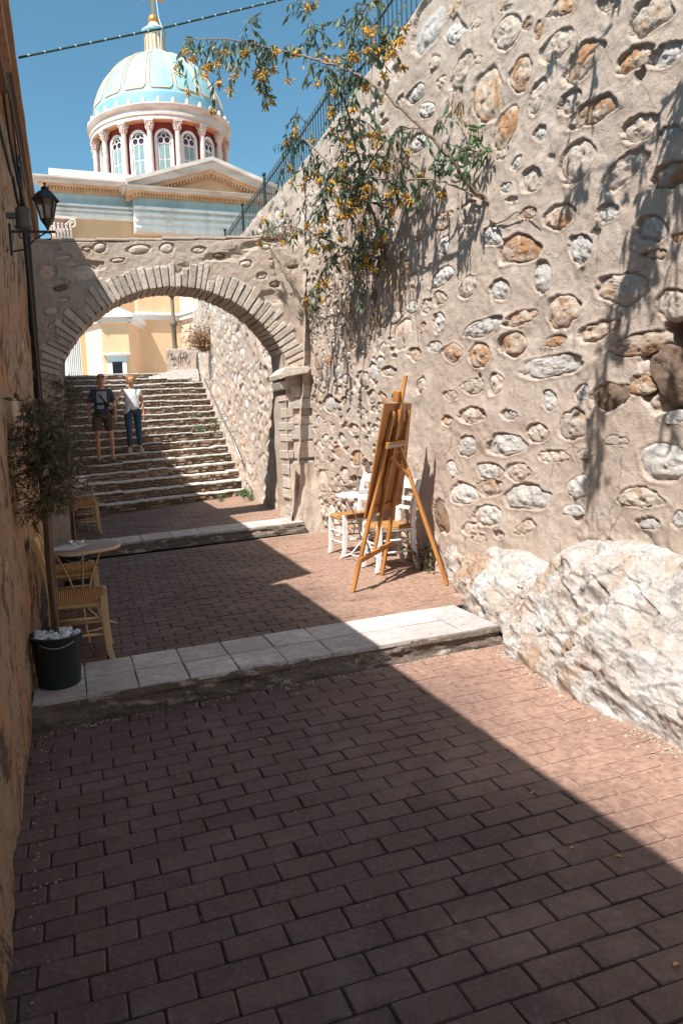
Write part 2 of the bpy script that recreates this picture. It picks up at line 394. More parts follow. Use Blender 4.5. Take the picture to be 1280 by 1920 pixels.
M['fascia_dk'] = simple('brown eave board', (.13, .075, .045), (.19, .115, .07), 8, .9, .4, 26)
M['bark'] = simple('bark', (.12, .085, .065), (.26, .19, .14), 30, .85, .4, 60)
M['dry'] = simple('dry twigs', (.22, .12, .055), (.42, .25, .12), 30, .9)
M['paper'] = simple('menu card', (.55, .55, .55), (.62, .62, .62), 10, .5)
M['ground'] = simple('ground soil', (.20, .16, .12), (.32, .26, .20), .6, .95)
def leaf_mat(name, a, c, tr=.25):
    m, t, b = nt(name); v = pos(t)
    col = ramp(t, noise(t, v, 9, 3, .6), [(.35, a), (.65, c)])
    t.links.new(col, b.inputs['Base Color']); b.inputs['Roughness'].default_value = .5
    tn = node(t, 'ShaderNodeBsdfTranslucent'); t.links.new(col, tn.inputs['Color'])
    mx = node(t, 'ShaderNodeMixShader'); mx.inputs[0].default_value = tr
    out = t.nodes['Material Output']
    t.links.new(b.outputs[0], mx.inputs[1]); t.links.new(tn.outputs[0], mx.inputs[2]); t.links.new(mx.outputs[0], out.inputs[0]); return m
M['leaf'] = leaf_mat('grey green leaf', (.05, .09, .05), (.17, .235, .155))
M['leaf_g'] = leaf_mat('fresh leaf', (.05, .12, .03), (.10, .20, .06))
M['leaf_olive'] = leaf_mat('olive leaf', (.070, .070, .032), (.16, .14, .07), .15)
M['petal'] = leaf_mat('yellow flower', (.72, .38, .05), (.85, .55, .10), .3)
M['fallen'] = leaf_mat('fallen leaf', (.55, .28, .05), (.66, .38, .09), .1)
M['dryleaf'] = leaf_mat('withered leaf', (.22, .15, .08), (.36, .26, .15), .2)
def rush_mat():
    m, t, b = nt('woven rush'); v = pos(t)
    w = node(t, 'ShaderNodeTexWave'); w.inputs['Scale'].default_value = 22; w.inputs['Distortion'].default_value = 2.5; w.inputs['Detail'].default_value = 3
    t.links.new(v, w.inputs['Vector'])
    col = ramp(t, w.outputs['Fac'], [(.1, (.30, .12, .03)), (.8, (.60, .31, .11))])
    t.links.new(col, b.inputs['Base Color']); b.inputs['Roughness'].default_value = .8
    bump(t, b, w.outputs['Fac'], .8, .01); return m
M['rush'] = rush_mat()
def glass_mat(name, col, tr=.6, rough=.1):
    m, t, b = nt(name); b.inputs['Base Color'].default_value = (*col, 1); b.inputs['Roughness'].default_value = rough
    b.inputs['Transmission Weight'].default_value = tr; b.inputs['IOR'].default_value = 1.2; return m
M['lampglass'] = glass_mat('smoked lamp glass', (.55, .45, .38), .75, .25)
M['clear'] = glass_mat('clear glass', (.9, .95, .95), .9, .03)


# ------------------------------------------------------------------ terrain and paving (setting)
def struct(o, label=None): o['kind'] = 'structure'; return o
ys = np.array([-400, -60, -8, 12.8, 13.2, 20.6, 21.0, 60, 600.]); xs = np.array([-600, -60, -8, 0, 8, 60, 600.])
zz = np.array([-2.1, -2.1, -2.1, -1.9, -1.8, 1.2, 1.55, 1.55, 1.55])
P = np.zeros((len(ys), len(xs), 3)); P[..., 1] = ys[:, None]; P[..., 0] = xs[None]; P[..., 2] = zz[:, None]
struct(grid_obj('ground', P, M['ground'], smooth=False, flip=True))

def paving(name, T, x0, x1, y0, y1, mat, bw, bh, seed, xl=None, xr=None, first=300, joint=.0075, depth=.006):
    nx, ny = int((x1-x0)/.12)+2, int((y1-y0)/.12)+2
    X, Y = np.meshgrid(np.linspace(x0-.25, x1+.25, nx), np.linspace(y0, y1, ny))
    Z = T(X, Y)-depth-.004+fbm(X*2, Y*2, 3, seed)*.0025
    base = struct(grid_obj(name, np.stack([X, Y, Z], -1), M['joint'], flip=True))
    rnd = random.Random(seed)
    # a few brick shapes, shared
    shapes = []
    for k in range(8):
        def oct_(w, h, z, j):
            c = .006; p = [(-w+c, -h), (w-c, -h), (w, -h+c), (w, h-c), (w-c, h), (-w+c, h), (-w, h-c), (-w, -h+c)]
            return [(a+rnd.uniform(-j, j), b+rnd.uniform(-j, j), z+rnd.uniform(-.0012, .0012)) for a, b in p]
        w, h = (bw-joint)/2, (bh-joint)/2
        V = oct_(w+.002, h+.002, -depth-.01, .002)+oct_(w, h, -.003, .0015)+oct_(w-.005, h-.005, 0, .001)
        F = [tuple(range(16, 24))]
        for r in (0, 8): F += [(r+i, r+(i+1) % 8, r+8+(i+1) % 8, r+8+i) for i in range(8)]
        me = mesh_from('brick', V, F); me.materials.append(mat); shapes.append(me)
    sx = (T(1., y0)-T(0., y0)); sy = (T(0., y0+1)-T(0., y0))
    n = unit((-sx, -sy, 1)); ex = unit((1, 0, sx)); ey = np.cross(n, ex)
    R = Matrix(((ex[0], ey[0], n[0]), (ex[1], ey[1], n[1]), (ex[2], ey[2], n[2])))
    cells = []
    rows = int((y1-y0)/bh)
    for r in range(rows):
        y = y0+bh*(r+.5)
        L = xl(y) if xl else x0; Rr = xr(y) if xr else x1
        x = L-.12+.004*(r % 13)+rnd.uniform(-.006, .006)-(bw/2 if r % 2 else 0); x0_ = x; kk = 0
        while x < Rr:
            kk += 1; xe = x0_+kk*bw+rnd.uniform(-.004, .004); w = xe-x
            cx = x+w/2
            if L-.13 < cx < Rr+.02: cells.append((cx, y, w/bw))
            x += w
    cells.sort(key=lambda c: (abs(c[1]-2.0) if name == 'lower_pavement' else c[1])+.15*abs(c[0]-1.2))
    rest = MB()
    for i, (cx, cy, s) in enumerate(cells):
        p = (cx, cy, T(cx, cy)+rnd.uniform(-.004, .0015))
        rot = Matrix.Rotation(rnd.uniform(-.02, .02), 3, 'Z') @ Matrix.Rotation(rnd.uniform(-.014, .014), 3, 'X')
        me = rnd.choice(shapes)
        Mx = Matrix.Translation(p) @ (R @ rot).to_4x4() @ Matrix.Diagonal((s*rnd.choice((-1, 1)) if False else s, rnd.uniform(.97, 1.02), 1, 1))
        if i < first:
            o = bpy.data.objects.new('brick', me); COL.objects.link(o); o.parent = base; o.matrix_world = Mx
        else:
            A = np.array(Mx); V = np.array([v.co for v in me.vertices]); V = V @ A[:3, :3].T+A[:3, 3]
            rest.add(V, [tuple(p.vertices) for p in me.polygons])
    if rest.V: rest.build('brick', mat, base, kind='stuff')
    return base
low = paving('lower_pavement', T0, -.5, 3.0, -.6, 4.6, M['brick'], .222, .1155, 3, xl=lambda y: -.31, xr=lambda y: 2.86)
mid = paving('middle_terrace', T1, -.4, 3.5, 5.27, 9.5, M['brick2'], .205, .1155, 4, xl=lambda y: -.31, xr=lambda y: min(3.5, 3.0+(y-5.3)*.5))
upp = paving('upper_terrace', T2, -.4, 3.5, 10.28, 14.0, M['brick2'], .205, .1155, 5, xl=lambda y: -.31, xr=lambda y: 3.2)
# behind the camera the pavement goes on
X, Y = np.meshgrid(np.linspace(-.6, 8, 12), np.linspace(-14, -.55, 20))
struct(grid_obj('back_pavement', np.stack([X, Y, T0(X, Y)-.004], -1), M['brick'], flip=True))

# the two ledges: a rough kerb with slabs on top
def ledge(name, T, Tb, x0, x1, y0, y1, tw, rows, seed, xr=None):
    rnd = random.Random(seed)
    nx, nz = int((x1-x0)/.018), 16
    X = np.linspace(x0, x1, nx); t = np.linspace(0, 1, nz)
    Xg, Tg = np.meshgrid(X, t)
    top = T(Xg, y0)-.012; bot = Tb(Xg, y0)-.03
    Z = bot+(top-bot)*Tg
    rough = fbm(Xg*3, Z*9, 5, seed)*.045+fbm(Xg*14, Z*22, 4, seed+5)*.016
    lip = np.where(Tg > .72, .022, 0.)*(.6+fbm(Xg*3, Xg*0, 3, seed+2)*1.2)
    Yg = y0+.03-lip+rough*(1-.7*(Tg > .72))-(1-Tg)*.03
    # top sheet behind the front edge
    P = np.stack([Xg, Yg, Z], -1)
    back = np.stack([np.stack([X, np.full(nx, y), T(X, y)-.018], -1) for y in (y0+.06, y1)], 0)
    P = np.concatenate([P, back], 0)
    kb = struct(grid_obj(name, P, M['kerb'], smooth=True))
    d = (y1-y0)/rows
    x = x0+.02; k = 0
    off = .01
    xs_ = []
    while x < x1-.03:
        w = tw; xe = min(x+w, x1-.02); xs_.append((x, xe)); x = xe
    for r in range(rows):
        ya, yb = y0+.012+r*d+.003, y0+r*d+d-.003
        for xa, xe in xs_:
            if xe-xa < .06: continue
            g = .004; pts = [(xa+g, ya), (xe-g, ya), (xe-g, yb), (xa+g, yb)]
            pts = [(a+rnd.uniform(-.003, .003), b+rnd.uniform(-.004, .004)) for a, b in pts]
            if r == 0:
                pts = [pts[0], ((xa*2+xe)/3, ya+rnd.uniform(-.008, .006)), ((xa+xe*2)/3, ya+rnd.uniform(-.008, .006))]+pts[1:]
            mb = MB(); n = len(pts)
            lift = rnd.uniform(-.001, .002)
            lo = [(a, b, T(a, b)-.03) for a, b in pts]; mi = [(a, b, T(a, b)-.004+lift) for a, b in pts]
            c = np.mean(pts, 0); hi = [(a+(c[0]-a)*.03, b+(c[1]-b)*.04, T(a, b)+lift) for a, b in pts]
            mb.add(lo+mi+hi, [tuple(range(2*n, 3*n))]+[(q*n+i, q*n+(i+1) % n, (q+1)*n+(i+1) % n, (q+1)*n+i) for q in (0, 1) for i in range(n)])
            mb.build('ledge_tile', M['tile'], kb)
    return kb
ledge('first_step', T1, T0, -.33, 2.93, 4.62, 5.28, .326, 2, 11)
ledge('second_step', T2, T1, -.33, 3.12, 9.74, 10.3, .40, 1, 12)

# ------------------------------------------------------------------ flight of old steps
NST, TRD, RIS = 18, .38, .163
def sy0(x): return 12.96+.276*x
def nose(i, x): return sy0(x)+TRD*i, -1.335+.02*x+RIS*(i+1)
def wallx(y): return 3.10+.058*(np.asarray(y)-10.5)
st = bpy.data.objects.new('stone_stairs', None); COL.objects.link(st); ORG[st.name] = np.zeros(3); st['kind'] = 'structure'
rnd = random.Random(21)
core = MB()
nstone = 0; extra = MB()
for i in range(NST):
    xl, xr = -.3, float(wallx(13+TRD*i))+.15
    ya, za = nose(i, xl); yb, zb = nose(i, xr)
    o = (0, .05, -.02)
    core.add([(xl, ya+.05, za-RIS-.02), (xr, yb+.05, zb-RIS-.02), (xr, yb+.05, zb-.04), (xl, ya+.05, za-.04), (xl, ya+TRD+.1, za-.04), (xr, yb+TRD+.1, zb-.04)],
             [(0, 1, 2, 3), (3, 2, 5, 4)])
    # tread slabs
    x = xl
    while x < xr:
        w = rnd.uniform(.35, .85); xe = min(xr, x+w)
        th = rnd.uniform(.028, .045); dp = rnd.uniform(.25, .33)
        pts = []
        nseg = max(3, int((xe-x)/.08))
        for k in range(nseg+1):
            xx = x+.004+(xe-x-.008)*k/nseg; y, z = nose(i, xx)
            pts.append((xx, y+rnd.uniform(-.038, .022), z+rnd.uniform(-.010, .005)))
        bk = [(xx, nose(i, xx)[0]+dp+.1, z-.002) for xx, y, z in pts]
        lift = rnd.uniform(-.016, .010)
        mb = MB(); V = []
        for p in pts: V.append((p[0], p[1]+.01, p[2]-th+lift))
        for p in pts: V.append((p[0], p[1]-.004, p[2]-th*.4+lift))
        for p in pts: V.append((p[0], p[1]+.012, p[2]+lift))
        for p in bk: V.append((p[0], p[1], p[2]+lift))
        m = nseg+1; F = [(r*m+k, r*m+k+1, (r+1)*m+k+1, (r+1)*m+k) for r in range(3) for k in range(nseg)]
        F += [(0, m, 2*m, 3*m), (nseg, 3*m+nseg, 2*m+nseg, m+nseg)]
        mb.add(V, F); mb.build('tread_slab', M['stairslab'], st)
        x = xe
    # rubble riser
    for row in range(2):
        x = xl+rnd.uniform(-.05, .05); hh = (RIS-.045)/2; x += 0
        while x < xr:
            w = rnd.choice((.07, .12, .18, .34))*rnd.uniform(.8, 1.2); xe = min(x+w, xr)
            y, z = nose(i, (x+xe)/2); z0 = z-RIS+.005+row*hh
            pr = rnd.uniform(-.04, .045)
            h1 = hh*rnd.uniform(.55, 1.08)
            V = []
            for yy, s in ((y+.1, 1.0), (y+.045-pr*.3, 1.0), (y+.022-pr*.5, .8)):
                for sx_, sz_ in ((-1, -1), (1, -1), (1.0, 1), (-1, 1)):
                    V.append(((x+xe)/2+sx_*(xe-x-.012)/2*s+rnd.uniform(-.01, .01), yy+rnd.uniform(-.006, .006), z0+h1/2+sz_*h1/2*(s if s == 1 else .7)+rnd.uniform(-.008, .008)))
            F = [(8, 9, 10, 11)]+[(r*4+k, r*4+(k+1) % 4, (r+1)*4+(k+1) % 4, (r+1)*4+k) for r in range(2) for k in range(4)]
            nstone += 1
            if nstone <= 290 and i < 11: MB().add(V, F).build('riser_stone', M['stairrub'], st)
            else: extra.add(V, F)
            x = xe
core.build('stair_core', M['stairdirt'], st)
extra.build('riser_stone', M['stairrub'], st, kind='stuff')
# landing at the top with its kerb, running back to the church
def topz(x): return nose(NST-1, x)[1]
ly = TRD*NST
P = np.array([[(x, sy0(x)+ly-.05, topz(x)+.002) for x in (-8, 3.3, 14)], [(x, 42., topz(x)+.002) for x in (-8, 3.3, 14)]])
P[:, 0, 1] = [sy0(-8)+ly+4, 42]; P[0, 2, 1] = 21.4
struct(grid_obj('plaza', P, M['stairslab'], smooth=False))

# ------------------------------------------------------------------ rough walls
def rough_profile(y, z, seed, a1=.03, a2=.011, a3=.004):
    return fbm(y*.9, z*.9, 3, seed)*a1+fbm(y*4, z*4, 4, seed+3)*a2+fbm(y*20, z*20, 3, seed+9)*a3

WX = 3.38
def W(px, py, X=WX): p = Gx(px, py, X); return p[1], p[2]
# stones seen in the photograph: (image x, image y, half length, half width, angle, kind) in three enlarged views
V1 = [(330,125,110,32,58,'w'),(420,125,48,28,60,'w'),(496,90,30,12,50,'p'),(615,125,72,44,65,'p'),(430,20,50,16,65,'o'),(610,15,35,18,45,'p'),(700,85,28,12,65,'o'),(738,115,38,13,80,'o'),(808,172,75,40,52,'p'),(830,25,60,28,35,'o'),(905,235,110,38,52,'o'),(1005,15,50,28,20,'p'),(1160,65,100,48,42,'p'),(1100,225,75,36,40,'o'),(1230,205,70,38,35,'w'),(668,275,68,36,72,'o'),(542,365,100,48,72,'o'),(445,272,72,28,65,'p'),(508,222,16,11,50,'p'),(345,240,34,16,62,'p'),(370,308,28,14,65,'p'),(280,352,45,20,60,'w'),(215,290,24,12,75,'o'),(228,200,20,9,75,'p'),(225,380,24,11,75,'p'),(315,410,32,26,50,'w'),(738,362,66,26,72,'p'),(610,478,82,34,68,'o'),(866,385,52,32,50,'p'),(950,420,100,36,32,'o'),(1125,480,75,42,35,'p'),(745,498,28,20,60,'w'),(888,600,88,52,58,'p'),(655,612,26,14,62,'w'),(720,672,50,36,70,'p'),(616,705,22,18,30,'w'),(642,748,20,10,10,'w'),(1055,635,105,38,42,'p'),(1240,655,75,40,30,'o'),(1235,500,40,22,20,'w'),(818,812,64,38,38,'o'),(1005,798,42,30,20,'w'),(1165,855,50,50,0,'w'),(700,800,36,22,20,'o'),(565,885,36,34,60,'w'),(660,935,72,52,18,'o'),(897,932,56,44,80,'w'),(748,1042,56,32,85,'w'),(595,1085,44,34,60,'w'),(1172,955,46,16,5,'o'),(1048,1082,92,54,12,'p'),(828,1165,68,54,50,'o'),(518,1230,75,28,22,'w'),(675,1192,62,25,20,'o'),(955,1240,72,30,25,'o'),(795,1278,38,20,10,'o'),(640,1290,48,44,40,'o'),(1110,1295,105,36,12,'o'),(1240,1140,62,58,30,'p'),(515,1335,40,42,0,'o'),(785,1370,112,40,12,'w'),(382,920,36,18,80,'w'),(285,885,24,14,70,'o'),(224,945,26,14,80,'o'),(235,1005,36,22,60,'o'),(270,1055,28,15,75,'p'),(370,1040,56,26,45,'w'),(262,1150,26,20,45,'w'),(318,1150,30,18,75,'p'),(365,1120,28,22,60,'o'),(470,1075,48,26,60,'p'),(362,1205,36,20,85,'w'),(303,1230,24,14,70,'o'),(230,1255,54,32,82,'p'),(478,800,45,35,55,'p'),(375,830,42,26,60,'o'),(475,575,48,26,35,'p'),(285,535,40,26,50,'w'),(200,1190,28,18,60,'p'),(410,1320,34,34,0,'o'),(350,1300,22,18,0,'w'),(278,1330,22,22,0,'o'),(30,1285,26,24,0,'o'),(155,1305,20,15,80,'p'),(600,575,26,14,60,'p'),(960,870,18,10,10,'w'),(1265,890,30,14,20,'o'),(790,590,14,10,0,'w'),(330,700,22,14,40,'p'),(430,655,40,24,40,'p'),(1240,1408,118,80,-65,'d'),(180,265,30,16,80,'w')]
V2 = [(265,60,55,36,10,'p'),(380,50,52,32,80,'p'),(635,125,46,28,100,'w'),(160,105,28,24,0,'p'),(275,200,68,36,5,'p'),(150,230,25,25,0,'o'),(450,200,32,24,0,'w'),(585,285,50,44,0,'p'),(748,245,75,58,70,'p'),(925,110,80,58,30,'d'),(1070,60,58,46,20,'o'),(245,350,50,42,60,'w'),(435,340,85,54,0,'w'),(945,322,55,22,0,'p'),(655,395,62,30,5,'p'),(1190,425,118,88,-10,'w'),(170,460,38,20,110,'w'),(345,465,60,40,0,'w'),(490,475,55,40,0,'p'),(220,580,60,48,0,'w'),(525,595,105,60,5,'w'),(765,545,60,46,60,'w'),(745,660,50,26,-10,'w'),(1060,600,105,46,0,'p'),(1110,720,55,28,0,'w'),(1262,705,40,40,0,'w'),(340,680,68,50,0,'w'),(400,775,28,22,0,'w'),(1225,210,60,32,20,'w'),(795,90,40,32,60,'w'),(800,390,36,22,10,'p'),(120,690,75,32,105,'d'),(345,545,62,36,0,'p'),(260,745,40,26,10,'p'),(520,740,46,28,30,'p'),(300,790,34,20,0,'p'),(1190,20,40,24,10,'w')]
V3 = [(970,40,34,36,0,'w'),(530,220,60,30,90,'w'),(455,270,58,38,90,'p'),(325,265,32,28,90,'w'),(325,420,28,22,90,'o'),(520,395,52,28,80,'p'),(290,350,32,18,90,'o'),(205,135,30,26,90,'o'),(350,30,46,34,90,'o'),(230,440,60,50,90,'w'),(280,780,40,20,90,'o'),(415,830,54,38,90,'o'),(310,690,45,22,90,'w'),(155,240,45,25,90,'p'),(125,150,55,24,90,'o'),(865,310,56,30,80,'p'),(240,880,40,26,90,'p'),(185,690,30,22,90,'w'),(400,620,38,26,90,'p'),(570,150,44,26,80,'w'),(640,210,50,34,0,'p'),(160,1000,70,34,90,'p'),(330,950,60,26,90,'p')]
specs = []
for lst, k, ox, oy in ((V1, 2., 640, 0), (V2, 2.56, 780, 700), (V3, 3.765, 560, 640)):
    for (a, b, ra, rb, an, kd) in lst:
        cx, cy = ox+a/k, oy+b/k; an = radians(an)
        c = np.array(W(cx, cy))
        A = np.array(W(cx+cos(an)*ra/k, cy-sin(an)*ra/k))-c; B = np.array(W(cx-sin(an)*rb/k, cy-cos(an)*rb/k))-c
        specs.append((c, A, B, kd))
rnd = random.Random(5)
def free(c, r, lst, gap=1.15):
    for (c2, A2, B2, _) in lst:
        r2 = (np.linalg.norm(A2)+np.linalg.norm(B2))/2
        if np.linalg.norm(c2-c) < (r+r2)*gap: return False
    return True
tries = 0
while tries < 5200 and len(specs) < 720:
    tries += 1
    far = rnd.random() < .9
    y = rnd.uniform(7.2, 10.0) if far else rnd.uniform(-1.5, 3.3); z = rnd.uniform(-1.35, 3.4)
    a = rnd.uniform(.03, .12)*(1 if far else 1.1)*(1 if len(specs) < 300 else .7); b = a*rnd.uniform(.45, .85); th = rnd.uniform(-.4, .5)
    c = np.array([y, z]); A = np.array([cos(th), sin(th)])*a; B = np.array([-sin(th), cos(th)])*b
    if free(c, (a+b)/2, specs, 1.15 if len(specs) < 300 else .98): specs.append((c, A, B, rnd.choice('wwppppood')))
print('wall stones', len(specs))

def wall_field(Y, Z, specs, seed, amp=1., pocket=.017):
    H = rough_profile(Y, Z, seed, .05*amp, .016*amp, .006*amp)
    H += np.maximum(0, fbm(Y*2.3, Z*2.3, 4, seed+40)-.12)*.05*amp
    y1d = Y[0] if Y[0, 0] != Y[0, -1] else None
    for si, (c, A, B, kd) in enumerate(specs):
        r = max(np.linalg.norm(A), np.linalg.norm(B))*1.5
        jm = np.where(abs(Y[0]-c[0]) < r)[0]; im = np.where(abs(Z[:, 0]-c[1]) < r)[0]
        if len(jm) < 2 or len(im) < 2: continue
        sl_ = np.s_[im[0]:im[-1]+1, jm[0]:jm[-1]+1]
        dy, dz = Y[sl_]-c[0], Z[sl_]-c[1]; det = A[0]*B[1]-A[1]*B[0]
        u = (dy*B[1]-dz*B[0])/det; v = (A[0]*dz-A[1]*dy)/det
        q = np.sqrt(u*u+v*v)*(1+.34*fbm(np.arctan2(v, u)*1.3+si*3.1, si+0*u, 3, 77))
        t = np.clip((1.10-q)/.06, 0, 1); t = t*t*(3-2*t)
        rim = np.exp(-((q-1.2)/.10)**2)*.006
        H[sl_] = H[sl_]*(1-t*.6)-pocket*t+rim
    return H
def stone_obj(c, A, B, kd, xw, parent, seed, sgn=-1, rings=7, seg=22, bulge=.011, sink=.010, axis='x', into=None):
    """rough stone showing through the mortar; sgn -1: faces -X (wall on the right)"""
    V = []; F = []
    th = np.linspace(0, 2*pi, seg, endpoint=False)
    wob = 1/(1+.34*fbm(th*1.3 - 2*pi*1.3*(th > pi) + seed*3.1, seed+0*th, 3, 77))
    R = [0.0]+list(np.linspace(.22, 1.09, rings))
    pts = [(0, 0)]
    for r in R[1:]:
        for k, t in enumerate(th): pts.append((r*wob[k]*cos(t), r*wob[k]*sin(t)))
    pts = np.array(pts); P2 = c+pts[:, :1]*A+pts[:, 1:]*B
    rr = np.clip(np.hypot(pts[:, 0], pts[:, 1]), 0, 1.2)
    sz = min(np.linalg.norm(A), np.linalg.norm(B))
    h = -sink+bulge*min(1.6, sz/.07)*(1-rr**2.4)+fbm(P2[:, 0]*22, P2[:, 1]*22, 5, seed+100, .58)*.019*min(1, sz/.06)
    h += ridged(P2[:, 0]*5, P2[:, 1]*9, 3, seed+7)*.004
    h[-seg:] = -sink-.012
    xs0 = xw(P2[:, 0], P2[:, 1])+sgn*h
    V = np.stack([xs0, P2[:, 0], P2[:, 1]], -1)
    F = [(0, 1+(k+1) % seg, 1+k) for k in range(seg)]
    for r in range(rings-1):
        b0 = 1+r*seg; F += [(b0+k, b0+(k+1) % seg, b0+seg+(k+1) % seg, b0+seg+k) for k in range(seg)]
    if into is not None: return into.add(V, F)
    return MB().add(V, F).build('stone', M['st_'+kd], parent, smooth=True)

# --- the tall retaining wall on the right
rw = thing('retaining_wall', 'tall sunlit retaining wall of rubble stones in grey mortar along the right side', 'wall', (WX, 6, 0))
ylist = [-3.]
while ylist[-1] < 2.4: ylist.append(ylist[-1]+.06)
while ylist[-1] < 9.98: ylist.append(ylist[-1]+.0030*ylist[-1])
ylist = np.array(ylist); 
def wtop(y): return np.interp(y, [-3, 3, 6.4, 7.6, 8.7, 10, 13.6, 20.5], [4.4, 4.05, 3.76, 3.72, 3.68, 3.60, 3.58, 3.3])
nz = 470; t = np.linspace(0, 1, nz)
Yg, Tg = np.meshgrid(ylist, t)
Zr = -1.75+Tg*(3.62+1.75)
Hg = wall_field(Yg, Zr, specs, 50)
# near foot of the wall the mortar has fallen away
fall = np.clip((fbm(Yg*1.7, Zr*1.7, 4, 61)-.03)*6, 0, 1)*np.clip((-.55-Zr)*3, 0, 1)
Hg -= fall*(.03+.05*abs(fbm(Yg*9, Zr*9, 4, 63)))
# dark hole at the right edge and smaller ones
for (px, py, rr, dp) in ((1264, 622, .085, .32), (1262, 700, .24, .06), (1205, 140, .04, .16), (897, 706, .03, .16), (862, 170, .035, .08), (627, 772, .035, .2), (858, 205, .05, .05)):
    cy, cz = W(px, py); q = np.hypot((Yg-cy), (Zr-cz)*1.1)/rr+.5*fbm(Yg*9, Zr*9, 3, 9)
    tt = np.clip((1.15-q)/.3, 0, 1); Hg -= dp*tt*tt*(3-2*tt)
top = wtop(Yg)
Zg = np.where(Zr > 3.2, 3.2+(Zr-3.2)/(.42)*(top-3.2), Zr)
Zg += np.where(Tg > .995, fbm(Yg*3, Yg*0, 4, 8)*.05, 0)
P = np.stack([WX-Hg, Yg, Zg], -1)
# roll the top edge back
cap = P[-1:].copy(); cap[..., 0] += .05; cap[..., 2] += .03; cap2 = cap.copy(); cap2[..., 0] += .5
P = np.concatenate([P, cap, cap2], 0)
grid_obj('mortar_face', P, M['mortar'], rw, flip=False)
xw = lambda a, b: WX-rough_profile(a, b, 50, .05, .016, 0)*.4
small = MB()
for i, (c, A, B, kd) in enumerate(specs):
    if c[0] > 9.9: continue
    if i >= 299:
        stone_obj(c, A, B, kd, xw, rw, i, rings=3, seg=10, into=small); continue
    near = c[0] < 7
    stone_obj(c, A, B, kd, xw, rw, i, rings=11 if near else 5, seg=32 if near else 16)

small.build('stone', M['st_p'], rw, smooth=True, kind='stuff')
# --- rock outcrop under the wall
def interp(y, pts): a = np.array(pts); return np.interp(y, a[:, 0], a[:, 1])
ny, nt_ = 520, 210
yy = np.linspace(.3, 6.35, ny); tq = np.linspace(0, 1, nt_)
Yg, Tg = np.meshgrid(yy, tq)
base_x = interp(Yg, [(.3, 2.72), (2.8, 2.74), (3.5, 2.70), (4.4, 2.82), (4.6, 2.93), (5.2, 2.98), (5.55, 3.06), (5.9, 3.22), (6.2, 3.34), (6.35, 3.42)])
base_z = np.where(Yg < 4.6, T0(base_x, Yg), T1(base_x, Yg))-.06
top_z = interp(Yg, [(.3, -.7), (2.5, -.78), (3.4, -.82), (3.85, -.80), (4.3, -.84), (4.45, -.93), (4.5, -1.08), (4.7, -1.07), (4.9, -1.03), (5.4, -1.04), (5.8, -1.10), (6.0, -1.16), (6.1, -1.05), (6.2, -1.10), (6.35, -1.42)])
bul = sin(1.)*0
sB = np.clip(Tg, 0, 1)
X = base_x+(3.44-base_x)*(sB**1.7)
Z = base_z+(top_z-base_z)*(1-(1-sB)**1.25)
rd = ridged(Yg*1.3+Z*.9, Z*2.2-Yg*.5, 5, 5)*.05+fbm(Yg*3+Z*2, Z*4, 5, 6)*.10+fbm(Yg*12, Z*14, 4, 7)*.035
fac = np.round((fbm(Yg*1.6+Z*1.2, Z*2.6-Yg*.7, 3, 15))*9)/9*.12
am = np.clip(np.minimum(Tg, 1-Tg)*7, 0, 1)
D = (rd*.95+facets(Yg*1.9+Z*.9, Z*3.2-Yg*.6, 3)*.016+facets(Yg*5+Z*2, Z*8-Yg*1.5, 9)*.013+ridged(Yg*6+Z*3, Z*11-Yg*2, 4, 25)*.020+np.minimum(0, ridged(Yg*1.5-Z*.8, Z*2.5+Yg*1.2, 3, 91)-.0)*.05+fac*.10-.02)*am*np.clip((6.35-Yg)*3, .15, 1)
X2 = X-D*.8; Z2 = Z+D*.65
rk = struct(grid_obj('rock_outcrop', np.stack([X2, Yg, Z2], -1), M['rock'], smooth=True))

# --- the stair-side wall beyond the arch
sw = thing('stair_side_wall', 'sunlit rubble wall beside the old stairs seen through the arch', 'wall', (3.4, 15, 0))
yl = np.arange(9.9, 20.45, .028); zl = np.linspace(0, 1, 200)
Yg, Zg = np.meshgrid(yl, zl); Zg = -1.6+Zg*(wtop(Yg)+1.6+fbm(Yg*2, Yg*0, 4, 8)*.05)
def wallx2(y, z): return wallx(y)+np.maximum(0, 3.38-wallx(y))*np.clip((z+.9)/3, 0, 1)
sp2 = []; tries = 0
while tries < 3200:
    tries += 1
    y = rnd.uniform(10.7, 20.2); z = rnd.uniform(-1.2+max(0, (y-13.6))*.43, 3.4)
    a = rnd.uniform(.08, .18); b = a*rnd.uniform(.5, .9); th = rnd.uniform(-.5, .6)
    if free(np.array([y, z]), (a+b)/2, sp2, 1.0): sp2.append((np.array([y, z]), np.array([cos(th), sin(th)])*a, np.array([-sin(th), cos(th)])*b, rnd.choice('wwpppo')))
H2 = wall_field(Yg, Zg, sp2, 70, 1.3, .014)
grid_obj('mortar_face', np.stack([wallx2(Yg, Zg)-H2, Yg, Zg], -1), M['mortar'], sw)
xw2 = lambda a, b: wallx2(a, b)-rough_profile(a, b, 70, .06, .02, 0)*.4
for i, (c, A, B, kd) in enumerate(sp2[:295]): stone_obj(c, A, B, kd, xw2, sw, i+500, rings=3, seg=10, bulge=.016, sink=.010)
MB().box(float(wallx(20.4))-.02, 4.4, 20.42, 20.75, 1.0, 3.35).build('wall_end', M['mortar'], sw)
